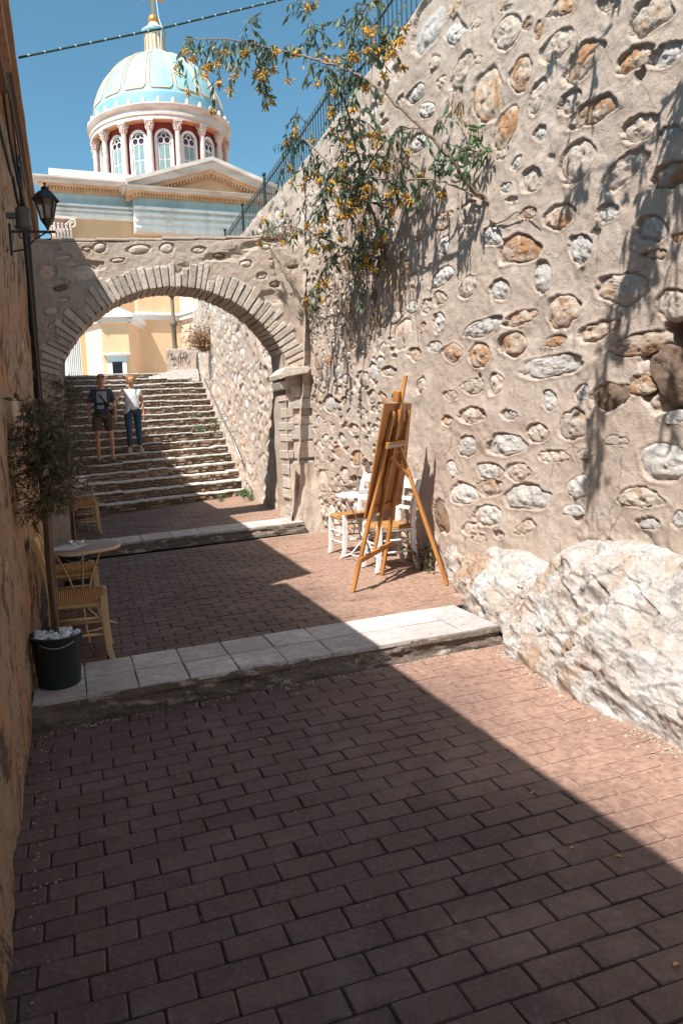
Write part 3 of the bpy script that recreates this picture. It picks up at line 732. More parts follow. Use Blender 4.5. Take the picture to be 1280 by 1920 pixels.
# low end wall facing down the stairs, with a painted scrawl
ew = thing('end_wall', 'low mortared rubble wall at the head of the stairs with black scrawl', 'wall', (3.2, 20.3, 1.6))
def E_(px, py, Y=20.25): p = Gy(px, py, Y); return p[0], p[2]
nx = 60
X, T_ = np.meshgrid(np.linspace(E_(313, 690)[0], E_(368, 690)[0], nx), np.linspace(0, 1, 40))
zt = E_(330, 652)[1]
Zt = interp(X, [(E_(313, 0)[0], zt-.03), (E_(350, 0)[0], zt+.08), (E_(370, 0)[0], zt+.2)])
Z = 1.2+(Zt-1.2)*T_
H = wall_field(X.copy(), Z.copy(), [(np.array(E_(a, b)), np.array([r/64., 0]), np.array([0, r2/64.]), 'w') for a, b, r, r2 in ((346, 702, 4, 3), (330, 690, 3, 2.4), (350, 668, 3.4, 2), (322, 712, 3, 2))], 90, 1.)
P = np.stack([X, 20.25-H, Z], -1); bk = P[-1:].copy(); bk[..., 1] += .3
grid_obj('mortar_face', np.concatenate([P, bk], 0), M['mortar'], ew)
sc = MB()
def scr(pts):
    sc.tube([np.array([*E_(a, b, 20.2)])[[0, 0, 1]]*np.array([1, 0, 1])+np.array([0, 20.195, 0]) for a, b in pts], .011, 5)
scr([(319, 664), (325, 664)]); scr([(322, 664), (323, 674)]); scr([(319, 675), (326, 674)])
scr([(327, 667), (330, 676), (332, 669), (335, 677), (336, 665)])
scr([(338, 664), (339, 674)]); scr([(336, 664), (342, 663)])
scr([(345, 663), (344, 670), (347, 674), (351, 671), (351, 665), (347, 660), (343, 663)])
sc.build('scrawl', M['cable'], ew)
for k, (a, b, r, r2) in enumerate(((346, 702, 4, 3), (330, 690, 3, 2.4), (350, 668, 3.4, 2), (322, 712, 3, 2))):
    c = np.array(E_(a, b)); V = []; F = []
    n = 10
    V = [(c[0], 20.23, c[1])]+[(c[0]+cos(2*pi*j/n)*r/64*s, 20.25-.02*(1-s)-.004, c[1]+sin(2*pi*j/n)*r2/64*s) for s in (.6, 1.) for j in range(n)]
    F = [(0, 1+j, 1+(j+1) % n) for j in range(n)]+[(1+j, 1+n+j, 1+n+(j+1) % n, 1+(j+1) % n) for j in range(n)]
    MB().add(V, F).build('stone', M['st_w'], ew)
# the stepped foot at the head of the stairs on the right
ft = MB()
for k in range(7):
    x0 = 2.25+.12*k; z = 1.50+.028*k
    ft.box(x0, 3.6, 20.0+.0*k+.02*k, 20.5, z-.1, z+.06)
ft.build('foot_course', M['st_w'], ew)

# hillside behind the right-hand walls
cw = MB(); yv = np.linspace(9.9, 20.4, 30)
V = []
for y in yv: V += [(float(wallx2(y, 3.5))+.02, y, float(wtop(y))-.03), (float(wallx2(y, 3.5))+.6, y, float(wtop(y))-.03)]
cw.add(V, [(2*i, 2*i+1, 2*i+3, 2*i+2) for i in range(29)]).build('wall_top', M['mortar'], sw)
hb = MB(); hb.box(3.85, 60, -14, 21, -2, 3.15); hb.build('hillside', M['ground'], None); struct(bpy.data.objects['hillside'])

# ------------------------------------------------------------------ left-hand buildings
def leftwall(name, label, y0, y1, ztop, eave_x, seed, nstone_, dy):
    b = thing(name, label, 'building', (-.4, (y0+y1)/2, -1.7))
    yl = [y0]
    while yl[-1] < y1: yl.append(yl[-1]+max(.02, dy*abs(yl[-1])))
    yl[-1] = y1; yl = np.array(yl)
    Yg, Zg = np.meshgrid(yl, np.linspace(-1.95, ztop, 300))
    sp = []; r2 = random.Random(seed); tries = 0
    while tries < nstone_*12 and len(sp) < nstone_:
        tries += 1
        y = r2.uniform(y0+.2, y1-.2); z = r2.uniform(-1.6, ztop-.3); a = r2.uniform(.06, .16); bb = a*r2.uniform(.5, .9); th = r2.uniform(-.5, .5)
        if free(np.array([y, z]), (a+bb)/2, sp, 1.3): sp.append((np.array([y, z]), np.array([cos(th), sin(th)])*a, np.array([-sin(th), cos(th)])*bb, r2.choice('opod')))
    H = wall_field(Yg, Zg, sp, seed, 1.0, .03)+fbm(Yg*5, Zg*1.6, 5, seed+2)*.022+ridged(Yg*4.2, Zg*2.2, 4, seed+8)*.007
    X = -.335+np.clip(H, -.06, .05)
    grid_obj('plaster_face', np.stack([X, Yg, Zg], -1), M['mortar_left'], b, flip=True)
    xw3 = lambda a, c: -.335+0*a
    for i, (c, A, B, kd) in enumerate(sp): stone_obj(c, A, B, kd, xw3, b, i+900, sgn=1, rings=5, seg=14, bulge=.026, sink=.012)
    MB().box(-7, -.42, y0, y1, -2, ztop).build('building_body', M['mortar_left'], b)
    return b
lb1 = leftwall('plastered_building', 'low shaded plastered building at the left beside the camera', -9, 5.2, 2.36, -.17, 31, 40, .012)
lb2 = leftwall('eaved_building', 'tall shaded building on the left with ochre eave and black cables', 5.2, 19.6, 3.30, -.17, 33, 60, .006)
def zr(y): return np.interp(y, [5.2, 10, 14, 19.6], [3.08, 3.40, 3.48, 3.45])
for bb, ya, yb, dz in ((lb1, -9, 5.2, -.66), (lb2, 5.2, 19.6, 0)):
    e = MB(); e2 = MB(); e3 = MB()
    za, zb = (zr(ya)+dz, zr(yb)+dz) if bb is lb2 else (2.42, 2.42)
    ysg = np.linspace(ya, yb, 30)
    zz_ = zr(ysg) if bb is lb2 else np.full(30, 2.42)
    jit = fbm(ysg*2, ysg*0, 3, 4)*.012
    def strip(mbx, xa, xb, d0, d1):
        V = []; 
        for y, z, j in zip(ysg, zz_, jit):
            V += [(xa, y, z+d0), (xb+j, y, z+d0), (xb+j, y, z+d1), (xa, y, z+d1)]
        F = [(4*i+k, 4*i+(k+1) % 4, 4*i+4+(k+1) % 4, 4*i+4+k) for i in range(29) for k in range(4)]+[(3, 2, 1, 0), tuple(4*29+k for k in range(4))]
        mbx.add(V, F)
    strip(e, -.5, -.17, -.07, 0.); e.build('eave_slab', M['fascia'], bb)
    strip(e2, -.5, -.205, -.20, -.072); e2.build('eave_board', M['fascia_dk'], bb)
    strip(e3, -.5, -.262, -.30, -.202); e3.build('eave_moulding', M['fascia'], bb)
    strip(MB(), 0, 0, 0, 0)
    fl = MB(); fl.add([(-7, ya, za+.6), (-7, yb, zb+.6), (-.48, yb, zb-.005), (-.48, ya, za-.005)], [(0, 3, 2, 1)]); fl.build('roof', M['fascia_dk'], bb)
# cables stapled on the left wall, the grey junction box, the lantern
def LW(px, py, X=-.285): p = Gx(px, py, X); return p
cb = thing('wall_cables', 'black cables sagging down the left wall to the grey box', 'cable', (-.3, 7, 1))
def cable(pts, r=.010):
    path = [np.array(p) for p in pts]
    out = []
    for i in range(len(path)-1):
        for k in range(6): out.append(path[i]+(path[i+1]-path[i])*k/6+np.array([0, 0, -.03*sin(pi*k/6)]))
    out.append(path[-1]); MB().tube(out, r, 6).build('cable', M['cable'], cb, smooth=True)
BX = Gy(43, 405, 6.35)
cable([(-.27, 3.6, 1.9), (-.27, 4.6, 2.05), (-.26, 5.6, 2.0), (-.25, 6.2, BX[2]+.25), (BX[0]-.02, 6.33, BX[2]+.06)], .012)
cable([(-.27, 5.25, 2.7), (-.27, 6.0, 2.72), (-.26, 6.5, 2.4), (BX[0]+.02, 6.36, BX[2]+.06)], .012)
cable([(-.25, 5.3, 2.95), (-.25, 8, 3.03), (-.25, 9.9, 3.1)], .010)
cable([(-.26, 5.3, 2.86), (-.255, 7, 2.92), (-.25, 7.6, 2.6), (-.25, 8.4, 2.95)], .009)
cable([(-.265, 8.2, 2.9), (-.26, 8.6, 1.6), (-.26, 9.2, -.2), (-.26, 9.3, -1.3)], .022)
cable([(-.262, 9.6, 2.6), (-.26, 9.65, .6), (-.26, 9.66, -1.3)], .03)

# ------------------------------------------------------------------ the arch
aw = thing('stone_arch', 'rubble arch with radiating voussoirs spanning the lane before the stairs', 'arch', (1.5, 10, -1.4))
AC = (1.53, .31); AR = 1.63; AY0, AY1 = 10.0, 10.62
AX0, AX1 = -.30, 3.42
A2 = lambda px, py: (lambda p: (p[0], p[2]))(Gy(px, py, AY0))
ast = []
for (a, b, r, r2) in ((100,198,40,32),(255,205,48,32),(160,265,32,12),(165,140,38,12),(168,315,28,10),(325,97,25,18),(270,103,18,8),(485,105,45,18),(603,100,28,20),(735,108,28,14),(995,215,22,14),(1050,250,22,12),(1120,170,30,12),(930,165,25,15),(120,360,30,18),(125,422,15,12),(820,130,24,10),(400,150,26,9),(1010,95,24,12),(210,400,10,8)):
    px, py = 40+a/2.207, 420+b/2.207
    c = np.array(A2(px, py)); ast.append((c, np.array([r/2.207/139, .1*r/2.207/139]), np.array([0, r2/2.207/139]), random.choice('ppod')))
def arch_face(x0, x1, zb, zt, nx, nz, seed, name='mortar_face'):
    X, T_ = np.meshgrid(np.linspace(x0, x1, nx), np.linspace(0, 1, nz))
    Z = zb(X)+(zt(X)-zb(X))*T_
    H = rough_profile(X, Z, seed, .03, .014, .006)
    for (c, A, B, kd) in ast:
        det = A[0]*B[1]-A[1]*B[0]; dy, dz = X-c[0], Z-c[1]
        q = np.hypot((dy*B[1]-dz*B[0])/det, (A[0]*dz-A[1]*dy)/det); t = np.clip((1.2-q)/.2, 0, 1); H -= .025*t
    # broken plaster along the top
    H -= np.clip(fbm(X*2.2, Z*5, 4, seed+4)-.15, 0, .2)*.15
    P = np.stack([X, AY0-H, Z], -1)
    return P
def zin(X): return AC[1]+np.sqrt(np.maximum(0, (AR+.04)**2-(X-AC[0])**2))
ztop = lambda X: 2.50+.03*X+fbm(X*3, X*0, 4, 3)*.03
def spans(xa, xb, zb, nx, seed):
    P = arch_face(xa, xb, zb, ztop, nx, 110, seed)
    c1 = P[-1:].copy(); c1[..., 1] += .04; c1[..., 2] += .02; c2 = c1.copy(); c2[..., 1] = AY1; c3 = c2.copy(); c3[..., 2] = zb(c3[..., 0])
    return np.concatenate([P, c1, c2, c3], 0)
XL, XR = .05, 3.00
grid_obj('mortar_face', spans(XL, XR, zin, 240, 80), M['mortar_arch'], aw)
grid_obj('mortar_face', spans(AX0, XL, lambda X: -1.6+0*X, 30, 80), M['mortar_arch'], aw)
grid_obj('mortar_face', spans(XR, AX1+.02, lambda X: -1.6+0*X, 40, 80), M['mortar_arch'], aw)
# inner faces of the piers
for x, f in ((XL, False), (XR, True)):
    yy_, zz_ = np.meshgrid(np.linspace(AY0-.01, AY1, 12), np.linspace(-1.6, 1.2, 60))
    Xp = x+(.02 if not f else -.02)*0+rough_profile(yy_, zz_, 85, .03, .012, .004)*(-1 if f else 1)
    if f: Xp = Xp+np.clip((-.3-zz_)*.055, 0, .1)
    grid_obj('pier_side', np.stack([Xp, yy_, zz_], -1), M['mortar_arch'], aw, flip=f)
# coping
cp = MB(); xs_ = np.linspace(AX0, AX1-.3, 9)
for a, b in zip(xs_[:-1], xs_[1:]):
    z = 2.515+.03*(a+b)/2+rnd.uniform(-.008, .008)
    cp = MB(); cp.box(a+.001, b-.001, AY0+.004+rnd.uniform(-.006, .006), AY1+.02, z-.01, z+.03); cp.build('coping_slab', M['mortar_arch'], aw, bevel=.012)
# voussoirs
a0 = math.acos((XL+.0-AC[0])/AR) if abs((XL-AC[0])/AR) < 1 else pi-.3
ang = pi-.40; end = .43-.0
ang = pi-.26
k = 0; rnd = random.Random(41)
while ang > .30:
    wdt = rnd.uniform(.060, .105)/AR
    da = wdt*.80; a = ang-wdt/2
    L = rnd.uniform(.25, .36) if rnd.random() > .12 else rnd.uniform(.16, .22)
    xin = AC[0]+AR*cos(a)
    if xin > XL-.35 and xin < XR+.30:
        pr = rnd.uniform(.0, .016)
        V = []
        for y, s in ((AY1-.01, 1), (AY0-pr*.3, 1), (AY0-pr-.012, .78)):
            for rr_, sa in ((0, -1), (0, 1), (1, 1), (1, -1)):
                aa = a+sa*da/2*s*(1+.1*rr_); r = AR+rnd.uniform(-.008, .008)+(L*rr_ if s == 1 else (.012+(L-.024)*rr_))
                V.append((AC[0]+r*cos(aa)+rnd.uniform(-.004, .004), y+rnd.uniform(-.004, .004), AC[1]+r*sin(aa)+rnd.uniform(-.004, .004)))
        F = [(8, 9, 10, 11)]+[(q*4+j, q*4+(j+1) % 4, (q+1)*4+(j+1) % 4, (q+1)*4+j) for q in range(2) for j in range(4)]
        MB().add(V, F).build('voussoir', M['vous'], aw)
    ang -= wdt; k += 1
# barrel of mortar under the voussoirs
aa = np.linspace(.32, pi-.28, 90); yy_ = np.linspace(AY0, AY1, 14)
Ag, Yg = np.meshgrid(aa, yy_)
r = AR+.018+fbm(Ag*9, Yg*5, 4, 12)*.03
grid_obj('soffit', np.stack([AC[0]+r*np.cos(Ag), Yg, AC[1]+r*np.sin(Ag)], -1), M['mortar_arch'], aw)
for i, (c, A, B, kd) in enumerate(ast):
    V = []; seg = 16; pts = [(0, 0)]+[(s*cos(2*pi*j/seg), s*sin(2*pi*j/seg)) for s in (.4, .75, 1.05) for j in range(seg)]
    for u, v in pts:
        p = c+A*u+B*v; h = -.012+.014*(1-(u*u+v*v))+float(fbm(np.array(p[0]*16), np.array(p[1]*16), 3, i))*.02-(.02 if u*u+v*v > 1 else 0)
        V.append((p[0], AY0-h, p[1]))
    F = [(0, 1+j, 1+(j+1) % seg) for j in range(seg)]+[(1+q*seg+j, 1+(q+1)*seg+j, 1+(q+1)*seg+(j+1) % seg, 1+q*seg+(j+1) % seg) for q in range(2) for j in range(seg)]
    MB().add(V, F).build('stone', M['st_'+kd], aw, smooth=True)
# impost slabs
def slab(pts, y0, y1, name, mat, parent, bev=.012):
    mb = MB(); mb.prism([(x, y0, z) for x, z in pts], (0, y1-y0, 0)); mb.build(name, mat, parent, bevel=bev)
slab([A2(517, 703), A2(520, 713), A2(533, 708), A2(572, 701), A2(577, 692), A2(572, 688), A2(530, 690)], 9.86, 10.45, 'impost_slab', M['vous'], aw)
slab([A2(522, 716), A2(528, 731), A2(536, 730), A2(537, 713)], 9.955, 10.4, 'impost_block', M['quoin'], aw)
# quoins on the right pier
for (x0, y0, x1, y1, m_) in ((542, 747, 590, 767, 'quoin'), (548, 796, 594, 825, 'quoin'), (545, 779, 594, 795, 'vous'), (551, 863, 597, 885, 'quoin'), (553, 827, 597, 860, 'st_p'), (558, 906, 598, 930, 'quoin'), (556, 887, 597, 905, 'st_p'), (562, 933, 600, 950, 'st_p'), (566, 952, 601, 975, 'st_p'), (545, 722, 586, 745, 'st_p')):
    a, b = A2(x0, y1), A2(x1, y0); j = lambda: rnd.uniform(-.008, .008)
    pr = rnd.uniform(.008, .022)
    pts = [(a[0]+j(), a[1]+j()), ((a[0]+b[0])/2, a[1]+j()), (b[0]+j(), a[1]+j()), (b[0]+j(), b[1]+j()), ((a[0]+b[0])/2, b[1]+j()), (a[0]+j(), b[1]+j())]
    hq = float(np.max(rough_profile(np.linspace(a[0], b[0], 8)[None]+np.zeros((6, 1)), np.linspace(a[1], b[1], 6)[:, None]+np.zeros((1, 8)), 80, .03, .014, .006)))
    slab(pts, AY0-hq-pr*.3-.002, AY0+.05, 'quoin', M[m_], aw, .008)
for k in range(9):
    zq = -1.15+k*.20+rnd.uniform(-.03, .03); x0 = 3.0+rnd.uniform(0, .012); w = rnd.uniform(.05, .11); h = rnd.uniform(.10, .16)
    hq = float(rough_profile(np.array([x0+w/2]), np.array([zq]), 80, .03, .014, .006)[0])
    slab([(x0-.012, zq-h/2), (x0+w, zq-h/2+rnd.uniform(-.01, .01)), (x0+w+rnd.uniform(-.01, .01), zq+h/2), (x0-.012, zq+h/2+rnd.uniform(-.01, .01))], AY0-hq-.014, AY0+rnd.uniform(.25, .5), 'pier_stone', M[rnd.choice(('st_p', 'vous', 'st_w', 'st_p'))], aw, .012)
# flared plaster foot of the right pier
ff = MB(); q = [(3.06, 9.82), (3.44, 9.80), (3.44, 10.0), (3.0, 10.0), (3.02, 10.7), (3.2, 10.9)]
X, T_ = np.meshgrid(np.linspace(0, 1, 40), np.linspace(0, 1, 24))
Zf = -1.5+T_*1.0
Yf = 9.985-.17*(1-T_)**1.6-fbm(X*4, T_*4, 3, 5)*.03
Xf = 3.02+.42*X-.02*(1-T_)
grid_obj('pier_foot', np.stack([Xf, Yf, Zf], -1), M['mortar'], aw)
Yf2 = 9.85+X*.9; Xf2 = 3.02-.02+.12*(1-X)*0+(.06*T_)-.05*(1-T_)**1.5-fbm(X*4, T_*4, 3, 6)*.03+X*.05
grid_obj('pier_foot', np.stack([Xf2, Yf2, Zf*1-.0], -1), M['mortar'], aw, flip=True)

# ------------------------------------------------------------------ the domed church
SL = .122                                              # the front recedes a little to the right
def Fp(px, py, off=0., Y0=30.):
    """picture point -> (u, z) on the church front moved 'off' metres towards the street"""
    n = np.array([-SL, 1., 0]); p = Gn(px, py, n, Y0-off); return p[0], p[2]
def fz(px, py, off=0.): return Fp(px, py, off)[1]
ch = thing('church', 'domed neoclassical church with peach walls and pale blue bands behind the arch', 'church', (5, 33, 1.6))
def FB(mb, u0, u1, z0, z1, o0, o1, Y0=30.):
    """box on the front: u along, o out towards the street"""
    V = [(u, Y0+SL*u-o, z) for z in (z0, z1) for o in (o0, o1) for u in (u0, u1)]
    return mb.add(V, [(0, 1, 3, 2), (4, 6, 7, 5), (0, 4, 5, 1), (2, 3, 7, 6), (0, 2, 6, 4), (1, 5, 7, 3)])
UL = Fp(88, 345)[0]; UP = Fp(250, 378, .5)[0]; UR = 13.5
z_ = {k: fz(140, y, o) for k, y, o in (('crown', 331, .7), ('corn', 343.5, .5), ('dt0', 351.5, .2), ('dt1', 358.5, .2), ('db', 362.5, .1), ('fr', 384, .1), ('ar', 407.5, .15), ('cap', 407.5, .3), ('capb', 447, .3))}
z_p = {k: fz(300, y, o+.5) for k, y, o in (('crown', 350, .7), ('corn', 358.5, .5), ('dt0', 364.5, .2), ('dt1', 370, .2), ('db', 372, .1), ('fr', 391, .1), ('ar', 435, .15))}
z_all = z_
FB(MB(), UL, UR, 1.5, z_['corn'], -8, -.0).build('nave_wall', M['peach'], ch)
# left part of the entablature, then the porch part that stands .5 m proud
for (ua, ub, o) in ((UL-.0, UP, 0.), (UP, UR, .5)):
    z_ = z_p if o else z_all
    FB(MB(), ua, ub, z_['ar'], z_['fr'], .0, o+.10).build('architrave', M['white'], ch)
    nb = 3 if not o else 4
    for k in range(nb):
        h = (z_['fr']-z_['ar'])/nb; zb = z_['fr']-h*(k+1)
        FB(MB(), ua-.0, ub, zb+h*.55, zb+h-.01, o+.08, o+.30-.05*k).build('band', M['white'], ch)
    FB(MB(), ua, ub, z_['fr']+.002, z_['db'], 0, o+.06).build('frieze', M['blueband'], ch)
    FB(MB(), ua-.06, ub, z_['db']+.002, z_['dt1'], 0, o+.12).build('dentil_bed', M['orange_st'], ch)
    FB(MB(), ua-.06, ub, z_['dt1']+.002, z_['dt0']+.0, 0, o+.16).build('dentil_ground', M['orange_st'], ch)
    FB(MB(), ua-.32, ub, z_['dt0']+.004, z_['corn'], 0, o+.40).build('cornice_bed', M['orange_st'], ch)
    FB(MB(), ua-.42, ub, z_['corn']+.004, z_['corn']+.11, 0, o+.55).build('cornice', M['marble'], ch)
    FB(MB(), ua-.50, ub, z_['corn']+.113, z_['crown'], 0, o+.70).build('cornice_crown', M['marble'], ch)
z_ = z_all; dent = MB(); proto = None
u = UL; cnt = 0
dz0, dz1 = z_['dt1']+.01, z_['dt0']-.0; dq = {0.: (dz0+dz1)/2, .5: (z_p['dt0']+z_p['dt1'])/2}
while u < UR:
    o = .0 if u < UP else .5
    if proto is None:
        mb = MB(); mb.box(-.03, .03, -.1, 0, -(dz1-dz0)/2, (dz1-dz0)/2); proto = mesh_from('dentil', mb.V, mb.F); proto.materials.append(M['orange_st'])
    d = bpy.data.objects.new('dentil', proto); COL.objects.link(d); d.parent = ch
    p = np.array([u, 30+SL*u-(o+.16), dq[o]])-ORG['church']; d.location = p; d.rotation_euler = (0, 0, math.atan(SL))
    u += .115
# white attic block on the left
FB(MB(), Fp(92, 330)[0], Fp(246, 345)[0]+.3, z_['crown']+.004, z_['crown']+.36, -2.5, .35).build('attic_block', M['white'], ch)
# peach wall panels and the pilaster capital
cpb = Fp(85, 440, .35); cpt = Fp(138, 407, .35)
PC = ((Fp(98, 430, .4)[0]+Fp(138, 430, .4)[0])/2, z_['capb'], z_['cap'])
cap = thing('_tmp', 'x', 'x', (0, 0, 0)); bpy.data.objects.remove(cap)
co = FB(MB(), PC[0]-.36, PC[0]+.36, 1.5, PC[1], 0, .22).build('pilaster', M['colst'], ch)
mb = MB(); FB(mb, PC[0]-.38, PC[0]+.38, PC[1], PC[2]-.10, 0, .26); mb.build('capital_bell', M['orange_st'], ch)
FB(MB(), PC[0]-.52, PC[0]+.52, PC[2]-.10, PC[2]-.004, 0, .42).build('abacus', M['colst'], ch)
lf = MB()
H_ = PC[2]-PC[1]
for row, (zb, hh, n, wd) in enumerate(((0, .34, 6, .15), (.22, .36, 5, .16))):
    for k in range(n):
        uu = PC[0]-.36+.72*(k+.5*(1 if row == 0 else 1))/n
        base = np.array([uu, 30+SL*uu-.27, PC[1]+zb*H_/.9])
        pts = [base+np.array([0, -.02-.10*(s**2), hh*s*H_/.9]) for s in np.linspace(0, 1, 5)]+[base+np.array([0, -.19, hh*.86*H_/.9])]
        lf.tube(pts, [.055, .065, .06, .05, .035, .012], 5)
lf.build('acanthus_leaves', M['colst'], ch, smooth=True)
for s in (-1, 1):
    path = []
    for a in np.linspace(0, 2.3*pi, 18):
        r = .17*(1-a/(2.3*pi)*.8); path.append((PC[0]+s*(.36+r*sin(a)*.9), 30+SL*PC[0]-.36, PC[2]-.28+r*cos(a)))
    path = [(PC[0]+s*.1, 30+SL*PC[0]-.30, PC[1]+.35), (PC[0]+s*.22, 30+SL*PC[0]-.34, PC[2]-.2)]+path
    MB().tube(path, [.035]*len(path), 6).build('volute', M['colst'], ch, smooth=True)
for s in (-.14, .14):
    path = [(PC[0]+s+.07*cos(a)*(1-a/9), 30+SL*PC[0]-.33, PC[2]-.30+.09*sin(a)*(1-a/9)) for a in np.linspace(0, 6, 12)]
    MB().tube(path, .022, 5).build('inner_scroll', M['colst'], ch, smooth=True)
# pediment of the porch
o = .5
A = Fp(238, 334, 1.25); ap = Fp(398, 292.6, 1.25); B_ = (ap[0]*2-A[0], A[1])
zc = z_p['crown']
zs0 = A[1]-.42-zc
zap = ap[1]; base_l = (A[0]-.1, zc); base_r = (B_[0]+.2, zc)
def ped(mb, inset0, inset1, y0, y1):
    def line(ins):
        return [(A[0], zc+.42+zs0-ins), (ap[0], zap-ins), (B_[0], zc+.42+zs0-ins)]
    a = line(inset0); b = line(inset1)
    for k in (0, 1):
        q = [a[k], a[k+1], b[k+1], b[k]]
        mb.prism([(x, 30+SL*x-y0, z) for x, z in q], (0, y0-y1, 0))
    return mb
ped(MB(), 0, .14, .45, 1.25).build('raking_crown', M['marble'], ch)
ped(MB(), .143, .36, .45, 1.10).build('raking_cornice', M['marble'], ch)
ped(MB(), .363, .50, .45, .85).build('raking_bed', M['orange_st'], ch)
ped(MB(), .503, .62, .45, .64).build('raking_dentil_ground', M['orange_st'], ch)
tyv = [(A[0]+.2, zc), (B_[0]-.2, zc), (ap[0], zap-.5)]
MB().prism([(x, 30+SL*x-.52, z) for x, z in tyv], (0, .3, 0)).build('tympanum', M['peach'], ch)
for s, (xe, ze) in ((0, (A[0], zc+.42+zs0)), (1, (B_[0], zc+.42+zs0))):
    n = int(abs(ap[0]-xe)/.125)
    for k in range(2, n):
        f = k/n; x = xe+(ap[0]-xe)*f; z = ze+(zap-ze)*f-.545
        d = bpy.data.objects.new('dentil', proto); COL.objects.link(d); d.parent = ch
        d.location = np.array([x, 30+SL*x-.74, z])-ORG['church']; d.rotation_euler = (0, atan2(zap-ze, ap[0]-xe)*-1 if s == 0 else atan2(zap-ze, xe-ap[0]), math.atan(SL))
tr = MB()
for (p, q) in (((A[0], zc+.43+zs0), (ap[0], zap+.01)), ((ap[0], zap+.01), (B_[0], zc+.43+zs0))):
    tr.prism([(p[0], 30+SL*p[0]-.9, p[1]), (q[0], 30+SL*q[0]-.9, q[1]), (q[0], 30+SL*q[0]-.9, q[1]+.09), (p[0], 30+SL*p[0]-.9, p[1]+.09)], (0, 7, 0))
tr.build('porch_roof', M['terracotta'], ch)

# drum and dome
DC = np.array([5.55, 38.])
def dz(py, px=290): return Gy(px, py, 38.)[2]
dm = 0
def LC(prof, name, mat, n=64, smooth=False, parent=ch, a0=0, a1=2*pi):
    return MB().lathe(prof, (DC[0], DC[1], 0), n, a0, a1).build(name, mat, parent, smooth=smooth)
zt = 14.78                                             # cornice ring (outer edge)
zb = 10.9
Rw, Rc = 2.95, 3.22
LC([(Rw, zb-1.5), (Rw, zt-.55), (0, zt-.55)], 'drum_wall', M['red'])
LC([(3.5, zb-1.6), (3.5, zb+.1), (3.0, zb+.12)], 'drum_base', M['terracotta'])
LC([(2.9, zt-.62), (Rc+.16, zt-.62), (Rc+.16, zt-.44), (Rc+.20, zt-.43), (Rc+.20, zt-.30), (Rc+.14, zt-.29), (Rc+.14, zt-.14), (Rc+.24, zt-.10), (Rc+.29, zt), (Rc+.29, zt+.06), (Rc+.14, zt+.09), (2.9, zt+.10)], 'drum_entablature', M['marble'])
LC([(Rc+.05, zt-.62), (2.96, zt-.622)], 'drum_soffit', M['orange_st'])
A0 = radians(-90)
def az(deg): return A0+radians(deg)
# columns
cb_ = zt-.64; chh = cb_-zb-.1
cm = MB(); cm.lathe([(.155, 0), (.15, .06), (.135, .12), (.13, chh*.4), (.115, chh-.42)], n=14); cme = mesh_from('column', cm.V, cm.F); cme.materials.append(M['colst']); cme.polygons.foreach_set('use_smooth', [True]*len(cme.polygons))
kp = MB(); kp.lathe([(.115, 0), (.14, .03), (.12, .05), (.15, .2), (.19, .33)], n=12); kp.box(-.2, .2, -.2, .2, .35, .41)
for j in range(8):
    a = 2*pi*j/8
    for (r0, z0, hh) in ((.13, .04, .14), (.14, .15, .15)):
        a2 = a+(.39 if z0 > .1 else 0); kp.tube([(cos(a2)*r0, sin(a2)*r0, z0), (cos(a2)*(r0+.02), sin(a2)*(r0+.02), z0+hh*.7), (cos(a2)*(r0+.075), sin(a2)*(r0+.075), z0+hh)], [.04, .04, .02], 5)
for a in (pi/4, 3*pi/4, 5*pi/4, 7*pi/4): kp.ball((cos(a)*.21, sin(a)*.21, .30), .05, 6, 4)
kme = mesh_from('capital', kp.V, kp.F); kme.materials.append(M['colst'])
for k in range(16):
    a = az(6+22.5*k)
    if sin(a) > .35: continue
    for me, zz, nm in ((cme, zb+.1, 'column'), (kme, cb_-.42, 'capital')):
        o = bpy.data.objects.new(nm, me); COL.objects.link(o)
        if nm == 'column': o.parent = ch; col = o; o.location = np.array([DC[0]+Rc*cos(a), DC[1]+Rc*sin(a), zz])-ORG['church']; o.rotation_euler = (0, 0, a)
        else: o.parent = col; o.location = (0, 0, chh-.42)
